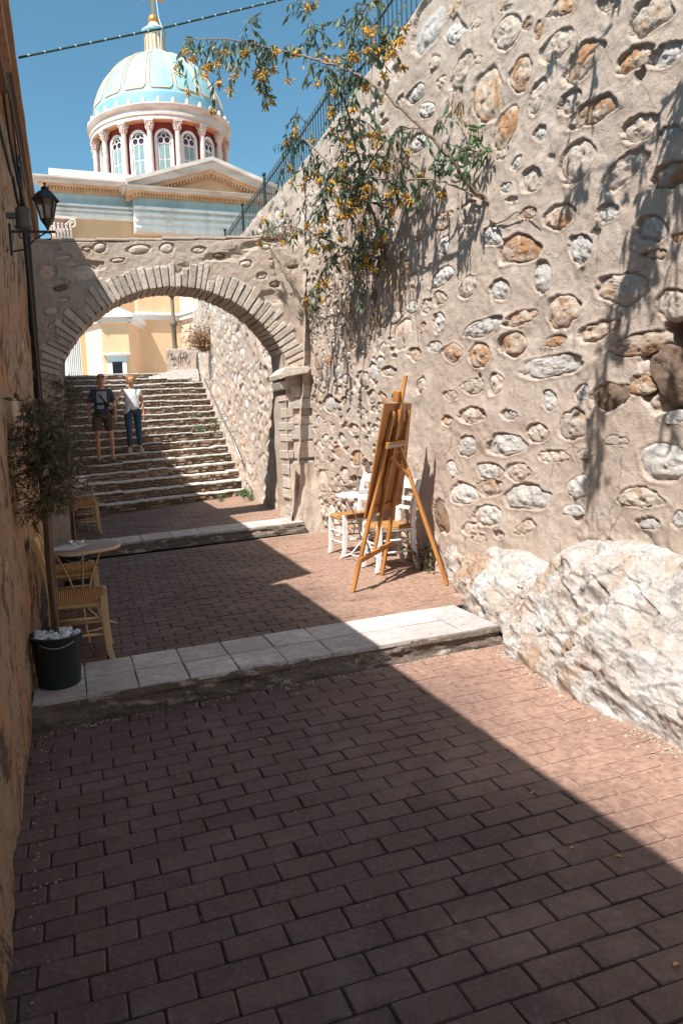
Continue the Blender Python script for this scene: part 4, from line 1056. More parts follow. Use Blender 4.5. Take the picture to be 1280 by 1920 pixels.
# windows: curved frames against the drum wall
def arc_pt(s, z, r, a): b = a+s/r; return (DC[0]+r*cos(b), DC[1]+r*sin(b), z)
def ribbon(mb, outline, r0, r1, a):
    n = len(outline); V = [arc_pt(s, z, r0, a) for s, z in outline]+[arc_pt(s, z, r1, a) for s, z in outline]
    return mb.add(V, [(i, (i+1) % n, n+(i+1) % n, n+i) for i in range(n)])
def arch_outline(hw, z0, zs, n=14):
    return [(-hw, z0)]+[(-hw*cos(pi*k/n), zs+hw*sin(pi*k/n)) for k in range(n+1)]+[(hw, z0)]
wz0, wz1 = zb+.25, zt-.95
for k in range(16):
    a = az(-5.25+22.5*k)
    if sin(a) > .3: continue
    outer = arch_outline(.43, wz0, wz1-.40); inner = arch_outline(.31, wz0+.09, wz1-.40)
    mb = MB(); n = len(outer)
    V = [arc_pt(s, z, Rw+.10, a) for s, z in outer]+[arc_pt(s, z, Rw+.10, a) for s, z in inner]+[arc_pt(s, z, Rw-.02, a) for s, z in outer]+[arc_pt(s, z, Rw+.02, a) for s, z in inner]
    F = []
    for i in range(n-1): F += [(i, i+1, n+i+1, n+i), (i, 2*n+i, 2*n+i+1, i+1), (n+i, n+i+1, 3*n+i+1, 3*n+i)]
    F += [(n-1, 0, n, 2*n-1), (0, n-1, 3*n-1, 2*n)]
    w = mb.add(V, F).build('window', M['white'], ch)
    mb = MB(); V = [arc_pt(s, z, Rw+.02, a) for s, z in inner]; mb.add(V, [tuple(range(len(V)))]); mb.build('stained_light', M['glass_dark'], w)
    # panes 2 x 3 and mullions
    zs = wz1-.62; ph = (zs-(wz0+.12))/3
    for c in (-1, 1):
        for r in range(3):
            s0, s1 = (.03, .235) if c > 0 else (-.235, -.03)
            z0 = wz0+.13+r*ph; z1 = z0+ph-.06
            MB().add([arc_pt(s0, z0, Rw+.05, a), arc_pt(s1, z0, Rw+.05, a), arc_pt(s1, z1, Rw+.05, a), arc_pt(s0, z1, Rw+.05, a)], [(0, 1, 2, 3)]).build('pane', M['glass_teal'], w)
    mu = MB()
    def bx(s0, s1, z0, z1, r=Rw+.045):
        V = [arc_pt(s, z, rr, a) for rr in (Rw, r) for (s, z) in ((s0, z0), (s1, z0), (s1, z1), (s0, z1))]
        mu.add(V, [(4, 5, 6, 7), (0, 1, 5, 4), (1, 2, 6, 5), (2, 3, 7, 6), (3, 0, 4, 7)])
    bx(-.29, .29, wz0+.09, zs+.03, Rw+.045)
    bx(-.028, .028, zs, zs+.16, Rw+.055)
    for (s, z, r) in ((-.145, zs+.15, .145), (.145, zs+.15, .145), (0, zs+.36, .11)):
        pts = [arc_pt(s+r*cos(t), z+r*sin(t)*(1.05), Rw+.05, a) for t in np.linspace(0, 2*pi, 15)]
        mu.tube(pts, .022, 5, cap=False)
    mu.build('mullions', M['white'], w)
# dome
Rd = 3.22; zd = zt+.10; Hd = dz(109)-zd
def dome_pt(phi, a, off=0.):
    r = (Rd+off)*cos(phi); z = zd+(Hd+off)*sin(phi); return np.array([DC[0]+r*cos(a), DC[1]+r*sin(a), z])
LC([(Rd*cos(p), zd+Hd*sin(p)) for p in np.linspace(0, radians(9), 5)], 'dome_foot', M['dome_blue'], 96, True)
LC([(Rd*cos(p), zd+Hd*sin(p)) for p in np.linspace(radians(9), radians(86), 24)], 'dome_shell', M['dome'], 96, True)
for k in range(16):
    ac = az(-5.25+22.5*k)
    if sin(ac) > .55: continue
    hw = radians(9.6); pts = []
    for p in np.linspace(radians(82), radians(15), 16): pts.append(dome_pt(p, ac-hw*(1-.35*max(0, (p-1.0)/.45)), .02))
    for t in np.linspace(0, 1, 6)[1:]: pts.append(dome_pt(radians(15)-sin(pi/2*t)*.05, ac-hw+.05*t*1, .02))
    for t in np.linspace(0, 1, 8)[1:-1]: pts.append(dome_pt(radians(15)-.05, ac+(-hw+.05)*(1-t)+(hw-.05)*t, .02))
    for t in np.linspace(0, 1, 6): pts.append(dome_pt(radians(15)-sin(pi/2*(1-t))*.05, ac+hw-.05*(1-t), .02))
    for p in np.linspace(radians(15), radians(82), 16)[1:]: pts.append(dome_pt(p, ac+hw*(1-.35*max(0, (p-1.0)/.45)), .02))
    MB().tube(pts, .026, 6).build('panel_moulding', M['ribs'], ch, smooth=True)
am = MB(); am.tube([(0, 0, 0), (0, 0, .10), (0, 0, .17), (0, 0, .25)], [.11, .09, .07, .02], 7); am.ball((0, -.0, .15), (.075, .06, .10), 8, 5)
ame = mesh_from('antefix', am.V, am.F); ame.materials.append(M['colst'])
for k in range(32):
    a = az(3+11.25*k)
    if sin(a) > .45: continue
    o = bpy.data.objects.new('antefix', ame); COL.objects.link(o); o.parent = ch
    o.location = np.array([DC[0]+(Rc+.17)*cos(a), DC[1]+(Rc+.17)*sin(a), zt+.08])-ORG['church']
# lantern, ball and cross
lz = dz(103, 285); lt = dz(66, 284)
LC([(.62, lz-.15), (.60, lz), (.52, lz+.03)], 'lantern_foot', M['white'], 32)
LC([(.50, lz), (.48, lt)], 'lantern_wall', M['white'], 32)
for k in range(16):
    a = az(22.5*k); r = .50
    if sin(a) > .3: continue
    MB().bar((DC[0]+r*cos(a), DC[1]+r*sin(a), lz+.08), (DC[0]+(r-.02)*cos(a), DC[1]+(r-.02)*sin(a), lt-.08), .07, .05, (cos(a), sin(a), 0)).build('lantern_flute', M['gold'] if k % 1 == 0 else M['white'], ch)
LC([(.48, lt), (.60, lt+.05), (.60, lt+.14), (.50, lt+.2)], 'lantern_cornice', M['dome_blue'], 32)
LC([(.60, lt+.141), (.61, lt+.17), (.5, lt+.22)], 'lantern_band', M['white'], 32)
LC([(.52, lt+.2), (.45, lt+.30), (.26, lt+.38)], 'lantern_cap', M['ribs'], 32, True)
LC([(.27, lt+.36), (.25, lt+.5), (.16, lt+.66), (.10, lt+.70)], 'lantern_top', M['white'], 24, True)
bz = dz(38, 281); MB().ball((DC[0], DC[1], bz), .275, 20, 14).build('ball', M['gold'], ch, smooth=True)
cz = dz(27, 280)
cr = MB().bar((DC[0], DC[1], cz-.1), (DC[0], DC[1], cz+1.7), .10, .10)
cr.bar((DC[0]-.45, DC[1], cz+.72), (DC[0]+.45, DC[1], cz+.72), .10, .10)
for s in (-1, 1): cr.ball((DC[0]+s*.45, DC[1], cz+.72), .11, 8, 6)
cr.build('cross', M['gold'], ch)
MB().tube([(DC[0]+.12, DC[1]-.1, cz+1.6), (DC[0]+.22, DC[1]-.3, bz), (DC[0]+.3, DC[1]-.5, lt+.2), (DC[0]+.2, DC[1]-.6, lz)], .015, 4).build('lightning_cable', M['tie'], ch)
for (pts) in (((322, 112), (326, 120), (322, 118), (330, 123), (331, 150), (336, 158)),):
    path = [dome_pt(0, 0)]
# lower bay and walls seen through the arch
def GB(px, y, yy): p = Gy(px, y, yy); return p[0]
zt_b = Gy(230, 600, 27.)[2]; zfl = 1.2
def wallseg(xa, ya, xb, yb, z0, z1, mat, name='bay_wall', t=.3):
    d = unit((xb-xa, yb-ya)); n = np.array([d[1], -d[0]])
    return MB().prism([(xa, ya, z0), (xb, yb, z0), (xb, yb, z1), (xa, ya, z1)], (-n[0]*t, -n[1]*t, 0)).build(name, mat, ch)
bx = lambda px, yy: GB(px, 640, yy)
pA = (bx(161, 28.2), 28.2); pB = (bx(191, 27.2), 27.2); pC = (bx(242, 27.2), 27.2); pD = (bx(262, 29.0), 29.0); pE = (bx(341, 29.4), 29.4); pF = (bx(375, 28.2), 28.2)
zcb = Gy(215, 603, 27.2)[2]; 
pA0 = (bx(152, 28.9), 28.9)
zc2 = Gy(300, 598, 29.2)[2]
wallseg(*pA0, *pA, zfl, zcb+.1, M['peach_dk']); wallseg(*pA, *pB, zfl, zcb, M['peach_lit']); wallseg(*pB, *pC, zfl, zcb, M['peach']); wallseg(*pC, *pD, zfl, zcb, M['peach'])
wallseg(*pD, *pE, zfl, 7.15, M['peach'], 'rear_wall'); wallseg(*pE, *pF, zfl, 7.15, M['peach_lit'], 'rear_wall')
def ledge_seg(a, b, z0, z1, out, mat, name):
    d = unit((b[0]-a[0], b[1]-a[1])); n = np.array([d[1], -d[0]])
    return MB().prism([(a[0]-d[0]*out*.8, a[1]-d[1]*out*.8, z0), (b[0]+d[0]*out*.8, b[1]+d[1]*out*.8, z0), (b[0]+d[0]*out*.8, b[1]+d[1]*out*.8, z1), (a[0]-d[0]*out*.8, a[1]-d[1]*out*.8, z1)], (n[0]*out, n[1]*out, 0)).build(name, mat, ch)
for a, b in ((pA, pB), (pB, pC), (pC, pD)):
    ledge_seg(a, b, zcb-.04, zcb+.13, .14, M['marble'], 'bay_cornice'); ledge_seg(a, b, zcb+.133, zcb+.26, .24, M['white'], 'bay_cornice')
for a, b in ((pD, pE), (pE, pF)):
    ledge_seg(a, b, zc2-.06, zc2+.12, .12, M['marble'], 'string_course'); ledge_seg(a, b, zc2+.123, zc2+.22, .18, M['white'], 'string_course')
rf = MB(); apx = (bx(215, 29.0), 29.3, zcb+.95)
ring = [(pA[0]-.15, pA[1]-.1, zcb+.26), (pB[0]-.1, pB[1]-.2, zcb+.26), (pC[0]+.15, pC[1]-.2, zcb+.26), (pD[0]+.15, pD[1], zcb+.26)]
rf.add(ring+[apx, (pA[0], 29.4, zcb+.5)], [(0, 1, 4), (1, 2, 4), (2, 3, 4), (0, 4, 5)]); rf.build('bay_roof', M['white'], ch)
# window of the bay: lintel, jambs, dark opening with grille
yw = 27.2
def WZ(px, py): p = Gy(px, py, yw-.05); return p[0], p[2]
(xa, za), (xb, zb_) = WZ(203, 705), WZ(238, 669)
wd = MB().box(xa, xb, yw-.10, yw-.005, zb_, WZ(220, 661)[1]).build('window', M['white'], ch)
MB().box(xa-.12, xb+.12, yw-.26, yw-.002, WZ(220, 666)[1], WZ(220, 661.5)[1]).build('hood', M['marble'], wd)
MB().box(xa+.02, xb-.02, yw-.12, yw-.01, WZ(220, 678)[1], WZ(220, 669.5)[1]).build('lintel', M['blueband'], wd)
for s in (0, 1):
    x0 = xa+.03 if s == 0 else xb-.17
    MB().box(x0, x0+.14, yw-.13, yw-.01, zfl, WZ(220, 679)[1]).build('jamb', M['white'], wd)
MB().box(xa+.17, xb-.17, yw-.03, yw-.012, zfl, WZ(220, 678.5)[1]).build('opening', M['glass_black'], wd)
gr = MB()
for k in range(6): x = xa+.2+(xb-xa-.4)*k/5; gr.bar((x, yw-.07, zfl), (x, yw-.07, WZ(220, 686)[1]), .02, .02)
for z in (1.9, 2.1): gr.bar((xa+.17, yw-.07, z), (xb-.17, yw-.07, z), .02, .02)
gr.build('grille', M['black_iron'], wd)
# white louvred shutters at the far left of the opening
sh = thing('shutters', 'white louvred shutters seen at the far left inside the arch', 'shutters', (1, 29.6, 1.6))
x0, x1 = bx(120, 29.5), bx(153, 29.5)
for k in range(9):
    xx = x0+(x1-x0)*k/9; MB().box(xx, xx+(x1-x0)/9-.03, 29.45, 29.55+.03*(k % 2), 1.3, 6.2).build('board', M['white'], sh)
MB().box(x0-1, x1+.02, 29.6, 29.8, 1.3, 6.5).build('frame', M['blueband'], sh)

# street lamp at the head of the stairs
lx, lyy = Gy(328, 650, 22.)[0], 22.
lp = thing('street_lamp', 'slim brown iron lamp post rising behind the scrawled end wall', 'street lamp', (lx, lyy, 1.6))
zt2 = Gy(323, 552, lyy)[2]; zm = Gy(325, 606, lyy)[2]
MB().lathe([(.10, 1.3), (.10, 1.9), (.07, 2.0), (.075, zm-.1), (.12, zm-.05), (.12, zm+.02), (.055, zm+.12), (.05, zt2-.1)], (lx, lyy, 0), 12).build('pole', M['bark'], lp, smooth=True)
MB().lathe([(.05, zt2-.1), (.13, zt2-.03), (.12, zt2+.03)], (lx, lyy, 0), 12).build('collar', M['black_iron'], lp)
for s in (-1, 0, 1): MB().ball((lx+.14*s, lyy-.02, zt2+.09), (.09, .09, .08), 10, 6).build('bulb', M['lampglass'], lp)
MB().lathe([(.22, zt2+.17), (.18, zt2+.25), (.02, zt2+.35)], (lx, lyy, 0), 12).build('lamp_cap', M['black_iron'], lp)

# ------------------------------------------------------------------ cafe furniture
def make_chair(name, wood, label, group=None):
    t = thing(name, label, 'chair', (0, 0, 0), group)
    def leg(path, w=.042, d=.044):
        mb = MB(); V = []
        for (x, y, z, k) in path: V += [(x+sx*w/2*k, y+sy*d/2*k, z) for sx, sy in ((-1, -1), (1, -1), (1, 1), (-1, 1))]
        n = len(path); F = [(4*i+j, 4*i+(j+1) % 4, 4*i+4+(j+1) % 4, 4*i+4+j) for i in range(n-1) for j in range(4)]+[(3, 2, 1, 0), tuple(4*n-4+j for j in range(4))]
        return mb.add(V, F).build('leg', wood, t, bevel=.004)
    for s in (-1, 1):
        leg([(s*.185, .215, 0, .85), (s*.188, .195, .08, .95), (s*.19, .185, .22, 1.1), (s*.19, .18, .36, 1.15), (s*.19, .178, .46, 1.05)])
        leg([(s*.175, -.225, 0, .85), (s*.178, -.20, .1, 1), (s*.18, -.18, .25, 1.05), (s*.18, -.175, .45, 1.1), (s*.18, -.19, .62, 1.0), (s*.18, -.235, .80, .9), (s*.18, -.265, .89, .8)])
    for z, yb, w in ((.60, -.187, .03), (.69, -.205, .035), (.83, -.247, .085)):
        MB().add(*(lambda q: (q.V, q.F))(slat(yb, z, w))).build('slat', wood, t)
    r = lambda a, b, rr=.010: MB().tube([a, ((a[0]+b[0])/2, (a[1]+b[1])/2, (a[2]+b[2])/2), b], [rr*.85, rr*1.15, rr*.85], 7).build('stretcher', wood, t, smooth=True)
    for z in (.15, .27): r((-.19, .19, z), (.19, .19, z))
    for s in (-1, 1):
        for z in (.19, .31): r((s*.185, -.18, z), (s*.188, .18, z))
    r((-.18, -.18, .24), (.18, -.18, .24))
    MB().box(-.19, .19, .165, .195, .395, .43).build('seat_rail', wood, t, bevel=.004)
    MB().box(-.18, .18, -.19, -.165, .395, .43).build('seat_rail', wood, t, bevel=.004)
    for s in (-1, 1): MB().box(s*.186-.013, s*.186+.013, -.165, .165, .397, .428).build('seat_rail', wood, t, bevel=.004)
    # woven seat: four triangles meeting on the diagonals, rolled over the rails
    n = 17; G = np.zeros((n, n, 3))
    for i in range(n):
        for j in range(n):
            u = -1+2*i/(n-1); v = -1+2*j/(n-1); e = max(abs(u), abs(v))
            G[i, j] = (u*.205, v*.205, .455-.012*(1-e)+(.006*cos(e*22))-(0.028 if e > .99 else 0)+(-.004 if abs(abs(u)-abs(v)) < .07 else 0))
    grid_obj('rush_seat', G, M['rush'], t)
    MB().box(-.198, .198, -.198, .198, .425, .446).build('seat_underside', M['rush'], t, bevel=.008)
    return t
def slat(yb, z, w):
    mb = MB(); n = 7; V = []
    for k in range(n):
        x = -.18+.36*k/(n-1); c = -.018*(1-(x/.18)**2)
        dz_ = .012*(1-(x/.18)**2) if w > .05 else 0
        V += [(x, yb+c-.007, z-w/2), (x, yb+c+.007, z-w/2), (x, yb+c+.007-.01, z+w/2+dz_), (x, yb+c-.007-.01, z+w/2+dz_)]
    return mb.add(V, [(4*i+j, 4*i+(j+1) % 4, 4*i+4+(j+1) % 4, 4*i+4+j) for i in range(n-1) for j in range(4)]+[(3, 2, 1, 0), tuple(4*n-4+j for j in range(4))])
def place(o, x, y, T, rz, label=None, group=None):
    o.location = (x, y, T(x, y)); o.rotation_euler = (0, math.atan(.0), radians(rz))
    if label: o['label'] = label
    if group: o['group'] = group
GL = 'cream wooden cafe chairs along the left wall'
c1 = make_chair('cafe_chair', M['cream_wood'], 'nearest cream wooden chair with rush seat right behind the potted tree', GL)
place(c1, .01, 5.475, T1, -92)
c2 = copy_tree(c1); place(c2, -.02, 6.62, T1, -87, 'cream wooden rush chair half hidden behind the round grey table', GL)
c3 = copy_tree(c1); place(c3, .19, 11.0, T2, -90, 'cream wooden rush chair on the upper terrace beyond the second potted stem', GL)
c4 = copy_tree(c1); place(c4, .17, 12.0, T2, -85, 'farthest cream chair, behind the small glass table by the stairs', GL)
GW = 'white painted cafe chairs at the right wall'
w1 = make_chair('cafe_chair', M['white_wood'], 'white painted rush chair left of the white table, farther from the easel', GW)
place(w1, 3.05, 7.76, T1, 93)
w3 = copy_tree(w1); place(w3, 3.06, 6.81, T1, 88, 'white painted rush chair standing directly behind the wooden easel', GW)

def make_table(name, label, top, rad, x, y, T, h, iron, group=None):
    z0 = T(x, y); t = thing(name, label, 'table', (x, y, z0), group)
    MB().lathe([(0, h-.012), (rad-.008, h-.012), (rad, h-.018), (rad+.002, h-.004), (rad-.006, h), (0, h)], (x, y, z0), 48).build('tabletop', top, t, smooth=False)
    MB().lathe([(rad+.003, h-.022), (rad+.005, h-.003), (rad-.002, h-.001)], (x, y, z0), 48).build('rim', iron, t, smooth=True)
    for k in range(3):
        a = radians(35+120*k); d = np.array([cos(a), sin(a), 0])
        path = [np.array([x, y, z0])+d*r+np.array([0, 0, z]) for r, z in ((rad*.72, h-.02), (rad*.58, h-.10), (rad*.32, h-.26), (.05, h-.42), (.03, h-.50), (.08, .16), (rad*.55, .06), (rad*.85, .035), (rad*.98, .012), (rad*.93, 0.))]
        MB().tube(path, .0085, 6).build('leg', iron, t, smooth=True)
    MB().lathe([(.045, h-.46), (.055, h-.45), (.045, h-.44)], (x, y, z0), 14).build('collar', iron, t)
    MB().lathe([(rad*.55, .052), (rad*.56, .06), (rad*.55, .068)], (x, y, z0), 30).build('ring', iron, t)
    return t, z0+h
tb1, tz1 = make_table('round_table', 'round grey zinc cafe table with curved legs between the two near chairs', M['zinc'], .325, .045, 6.05, T1, .715, M['cream_wood'])
tb2, tz2 = make_table('round_table', 'round white iron cafe table beside the white chairs at the right wall', M['white_wood'], .30, 3.04, 7.36, T1, .715, M['white_wood'])
tb3, tz3 = make_table('round_table', 'small glass topped table on the upper terrace between the far chairs', M['clear'], .25, .22, 11.5, T2, .72, M['steel'])
def ashtray(x, y, z, label):
    a = MB().lathe([(.0, .004), (.045, .004), (.055, .03), (.062, .034), (.05, 0), (0, 0)], (x, y, z), 18).build('ashtray', M['clear'], None, smooth=True)
    setp(a, label, 'ashtray')
ashtray(.03, 6.12, tz1, 'small glass ashtray lying on the menu card of the near table')
ashtray(2.98, 7.30, tz2, 'clear glass ashtray on the white table, left of the other glass')
ashtray(3.10, 7.32, tz2, 'clear glass ashtray on the white table, nearer the easel')
ashtray(.20, 11.5, tz3, 'glass ashtray on the far glass table by the stairs')
m_ = MB(); m_.add([(-.22, 5.88, tz1+.003), (.0, 5.84, tz1+.003), (.13, 6.10, tz1+.003), (-.06, 6.17, tz1+.003), (-.22, 5.88, tz1+.001), (.0, 5.84, tz1+.001), (.13, 6.10, tz1+.001), (-.06, 6.17, tz1+.001)], [(0, 1, 2, 3), (7, 6, 5, 4), (0, 4, 5, 1), (1, 5, 6, 2), (2, 6, 7, 3), (3, 7, 4, 0)])
setp(m_.build('menu_card', M['paper'], None), 'white folded menu card lying on the near grey table', 'menu')

# easel with a board, seen from behind
E0, E1 = Gp(661, 1111, T1), Gp(716, 1078, T1)
mid_ = (E0+E1)/2; tip = Gy(759, 703, 6.1)
nrm = np.cross(E1-E0, tip-mid_); nrm = unit(nrm); kE = nrm @ E0
if nrm @ Fw > 0: nrm = -nrm; kE = -kE
EP = lambda px, py, d=0.: Gn(px, py, nrm, kE+d)         # point on the front frame plane, d metres behind it (towards us)
ea = thing('easel', 'tall orange varnished studio easel holding a board, seen from behind', 'easel', (mid_[0], mid_[1], mid_[2]))
def ebar(a, b, w, h, name, d=0., m_='easel', d2=None):
    MB().bar(EP(*a, d), EP(*b, d if d2 is None else d2), w, h, nrm).build(name, M[m_], ea, bevel=.003)
ebar((661, 1111), (738, 772), .042, .03, 'side_rail'); ebar((716, 1078), (766.5, 770), .042, .03, 'side_rail')
ebar((701.6, 1034), (745, 800), .038, .026, 'centre_rail')
ebar((722, 915), (760.5, 703.5), .036, .03, 'mast', .004)
ebar((726, 910), (752, 760), .012, .012, 'groove_strip', .024)
ebar((674, 1052), (731, 1020), .05, .022, 'lower_crossbar', .028)
ebar((725, 836), (763, 829), .055, .026, 'upper_crossbar', .034)
MB().bar(EP(727, 838, .054), EP(760, 832, .054), .022, .012, nrm).build('metal_plate', M['steel'], ea)
ebar((741, 744), (752, 742), .10, .05, 'top_clamp', -.03)
# board on the far side
def eboard(pts, th, name, d):
    P_ = [EP(*p, d) for p in pts]; MB().prism(P_, -nrm*th).build(name, M['board'], ea, bevel=.002)
eboard([(721, 756.5), (771.5, 756), (764, 845), (704, 856)], .012, 'board', -.022)
eboard([(704, 856), (764, 846), (752, 945), (684, 972)], .014, 'board', -.024)
for a, b in (((696, 950), (712, 947)), ((722, 944), (735, 938))): MB().bar(EP(*a, -.015), EP(*b, -.015), .008, .008, nrm).build('clip', M['black_iron'], ea)
RF = Gp(838, 1097, T1); HT = EP(749, 838, .03)
MB().bar(RF, HT, .04, .028, nrm).build('rear_leg', M['easel'], ea, bevel=.003)
q = HT+(RF-HT)*.22
MB().bar(EP(731, 857, .02), q, .028, .02, nrm).build('brace', M['easel'], ea, bevel=.003)
MB().ball(q+nrm*.02, .012, 8, 6).build('wing_nut', M['steel'], ea)
MB().tube([EP(757, 752, .0), EP(758, 770, .01), EP(757.5, 790, .0)], .004, 5).build('cord', M['tie'], ea)

# ------------------------------------------------------------------ leaves, twigs and shrubs
def leaf_verts(p, d, L, w, up):
    d = unit(d); s = np.cross(d, up); s = unit(s) if np.linalg.norm(s) > .05 else np.array([1., 0, 0]); n = np.cross(s, d)
    return [p, p+d*L*.35+s*w/2+n*w*.12, p+d*L*.38-n*w*.08, p+d*L*.35-s*w/2+n*w*.12, p+d*L+n*(-w*.25), p+d*L*.72+s*w*.33, p+d*L*.72-s*w*.33]
LF = [(0, 2, 1), (0, 3, 2), (1, 2, 5), (2, 4, 5), (2, 3, 6), (2, 6, 4)]
def rdir(r, flat=0.):
    v = unit(r.normal(size=3)); v[2] *= (1-flat); return unit(v)
class Shrub:
    dens = 1.
    def __init__(s, root, seed, leafmat, Lr=(.07, .12), wr=(.3, .42), parts=0, cull=False):
        s.root = root; s.r = np.random.default_rng(seed); s.leaves = []; s.wood = MB(); s.fl = []; s.lm = leafmat; s.Lr = Lr; s.wr = wr; s.parts = parts; s.cull = cull
    def leaf(s, p, d):
        if s.cull:
            q = proj(p)
            if p @ Fw > 0 and -40 < q[0] < 1330 and q[1] > -45: return
        L = s.r.uniform(*s.Lr); s.leaves.append((p, d, L, L*s.r.uniform(*s.wr)))
    def twig(s, p, d, L, n, droop=.6, fl=0., r0=.004):
        k = 5; path = [np.array(p)]; d = unit(d)
        for i in range(k):
            d = unit(d+np.array([0, 0, -droop/k*1.6])+s.r.normal(size=3)*.10); path.append(path[-1]+d*L/k)
        s.wood.tube(path, list(np.linspace(r0, .0015, k+1)), 4, cap=False)
        for j in range(n):
            f = (j+.6)/n*k; i = min(k-1, int(f)); q = path[i]+(path[i+1]-path[i])*(f-i)
            dd = unit((path[i+1]-path[i])/(L/k)*.5+rdir(s.r)*.75+np.array([0, 0, -.75*min(1, droop+.2)])); s.leaf(q, dd)
        if s.r.random() < fl: s.flower(path[-1], unit(path[-1]-path[-2]))
        return path
    def flower(s, p, d, n=None):
        mb = MB()
        if s.cull: return
        for j in range(n or s.r.integers(8, 15)):
            dd = unit(d*.5+rdir(s.r)*.9+np.array([0, 0, -.25])); b = p+rdir(s.r)*.018; L = s.r.uniform(.035, .058)
            mb.tube([b, b+dd*L*.75, b+dd*L], [.004, .0055, .009], 5)
        s.fl.append(mb)
    def branch(s, path, r0, r1, tw=20, L=(.15, .3), n=8, droop=.7, fl=.4, t0=0., spread=1., name='branch', mat='bark'):
        path = [np.array(p, float) for p in path]
        # smooth with Catmull-Rom
        out = []
        for i in range(len(path)-1):
            a, b, c, d = path[max(i-1, 0)], path[i], path[i+1], path[min(i+2, len(path)-1)]
            for t in np.linspace(0, 1, 7)[:-1]: out.append(.5*((2*b)+(-a+c)*t+(2*a-5*b+4*c-d)*t*t+(-a+3*b-3*c+d)*t**3))
        out.append(path[-1]); out = [q+s.r.normal(size=3)*r1*.8 for q in out]
        m = len(out)
        MB().tube(out, list(np.linspace(r0, r1, m)), 7).build(name, M[mat], s.root, smooth=True)
        tw = max(2, int(tw*s.dens))
        for j in range(tw):
            f = t0+(1-t0)*(j+s.r.random())/tw; i = min(m-2, int(f*(m-1))); p = out[i]+(out[i+1]-out[i])*(f*(m-1)-i)
            tg = unit(out[i+1]-out[i]); dd = unit(tg*.4+rdir(s.r)*spread)
            s.twig(p, dd, s.r.uniform(*L), n+s.r.integers(-2, 3), droop, fl)
        return out
    def finish(s, leafname='leaf'):
        if s.wood.V: s.wood.build('twigs', M['bark'], s.root, kind='stuff')
        # the nearest leaves one by one, the rest together
        s.leaves.sort(key=lambda l: l[0] @ Fw)
        prot = []
        for k in range(5):
            V = leaf_verts(np.zeros(3), np.array([0, 1., 0]), 1., s.r.uniform(.3, .42), np.array([0, 0, 1.])); me = mesh_from('leaf', V, LF); me.materials.append(s.lm); prot.append(me)
        org = ORG.get(s.root.name, np.zeros(3))
        for (p, d, L, w) in s.leaves[:s.parts]:
            o = bpy.data.objects.new(leafname, prot[s.r.integers(5)]); COL.objects.link(o); o.parent = s.root
            q = Vector(d).to_track_quat('Y', 'Z'); o.rotation_mode = 'QUATERNION'; o.rotation_quaternion = q @ Quaternion((0, 1, 0), s.r.uniform(0, 6.28)); o.location = p-org; o.scale = (L, L, L)
        rest = s.leaves[s.parts:]
        if rest:
            V = []; F = []
            for (p, d, L, w) in rest:
                b = len(V); V += leaf_verts(p, d, L, w, rdir(s.r)); F += [tuple(i+b for i in f) for f in LF]
            mb = MB(); mb.V = V; mb.F = F; mb.build(leafname, s.lm, s.root, kind='stuff')
        for mb in s.fl: mb.build('flower_cluster', M['petal'], s.root)

def WP(px, py, e): return Gx(px, py, WX-e)
# yellow-flowered shrub growing out of the wall, upper root
sa = Shrub(thing('wall_shrub', 'long arching bough of a yellow-flowered shrub rooted high in the right wall', 'shrub', WP(915, 378, .02)), 101, M['leaf'], (.07, .12), (.28, .38), 180); sa.dens = .9
sa.branch([WP(918, 380, -.03), WP(880, 350, .14), WP(850, 305, .28), WP(800, 250, .45), WP(745, 197, .60), WP(690, 152, .75), WP(640, 128, .88), WP(600, 115, 1.0), WP(540, 98, 1.16)], .018, .009, 6, (.12, .25), 5, .8, .25, .5)
sa.branch([WP(540, 98, 1.16), WP(500, 88, 1.3), WP(460, 80, 1.42), WP(420, 72, 1.6), WP(380, 74, 1.72), WP(345, 72, 1.85)], .009, .004, 34, (.18, .36), 8, 1.3, .75)
sa.branch([WP(480, 84, 1.36), WP(473, 60, 1.38), WP(468, 30, 1.4)], .006, .003, 6, (.15, .25), 7, 1.0, .2)
sa.branch([WP(500, 88, 1.3), WP(490, 115, 1.3), WP(493, 150, 1.3), WP(495, 178, 1.3)], .006, .003, 10, (.12, .22), 8, 1.2, .3)
for (px, py) in ((375, 110), (365, 150), (350, 160), (400, 180), (410, 125), (430, 140), (445, 110)): sa.twig(WP(px, py-30, 1.6), np.array([0, 0, -1.]), .3, 8, 1., .9); 
sa.branch([WP(915, 378, 0), WP(850, 348, .14), WP(800, 336, .26), WP(760, 338, .34), WP(700, 336, .4)], .010, .005, 5, (.10, .18), 4, .6, .6)
sa.branch([WP(800, 336, .26), WP(790, 350, .26), WP(785, 370, .26)], .006, .003, 6, (.10, .16), 4, .7, .25)
for (px, py, e) in ((850, 300, .28), (830, 268, .35), (815, 300, .33), (820, 225, .42), (868, 315, .25), (845, 330, .2)):
    for _ in range(3): sa.twig(WP(px, py, e), rdir(sa.r)+np.array([0, 0, .1]), .12, 4, .5, .0)
sa.finish()
sg = Shrub(thing('small_sprig', 'small fresh green sprig on a thin stem above the bough root', 'plant', WP(905, 285, .02)), 102, M['leaf_g'], (.06, .10), (.45, .6), 60)
sg.branch([WP(918, 285, 0), WP(905, 275, .08), WP(895, 250, .12)], .004, .002, 5, (.06, .1), 4, .2, 0)
sg.branch([WP(918, 285, 0), WP(880, 282, .1), WP(845, 290, .16)], .004, .002, 8, (.06, .12), 5, .3, 0)
sg.finish()
rt = MB(); pts = [(912, 388), (918, 412), (930, 419), (948, 412), (965, 398), (985, 396), (1000, 408), (1010, 415)]
rt.tube([WP(a, b, .035) for a, b in pts], list(np.linspace(.008, .003, len(pts))), 5)
setp(rt.build('root', M['bark'], None, smooth=True), 'thin dark root curling over the mortar below the bough', 'root')
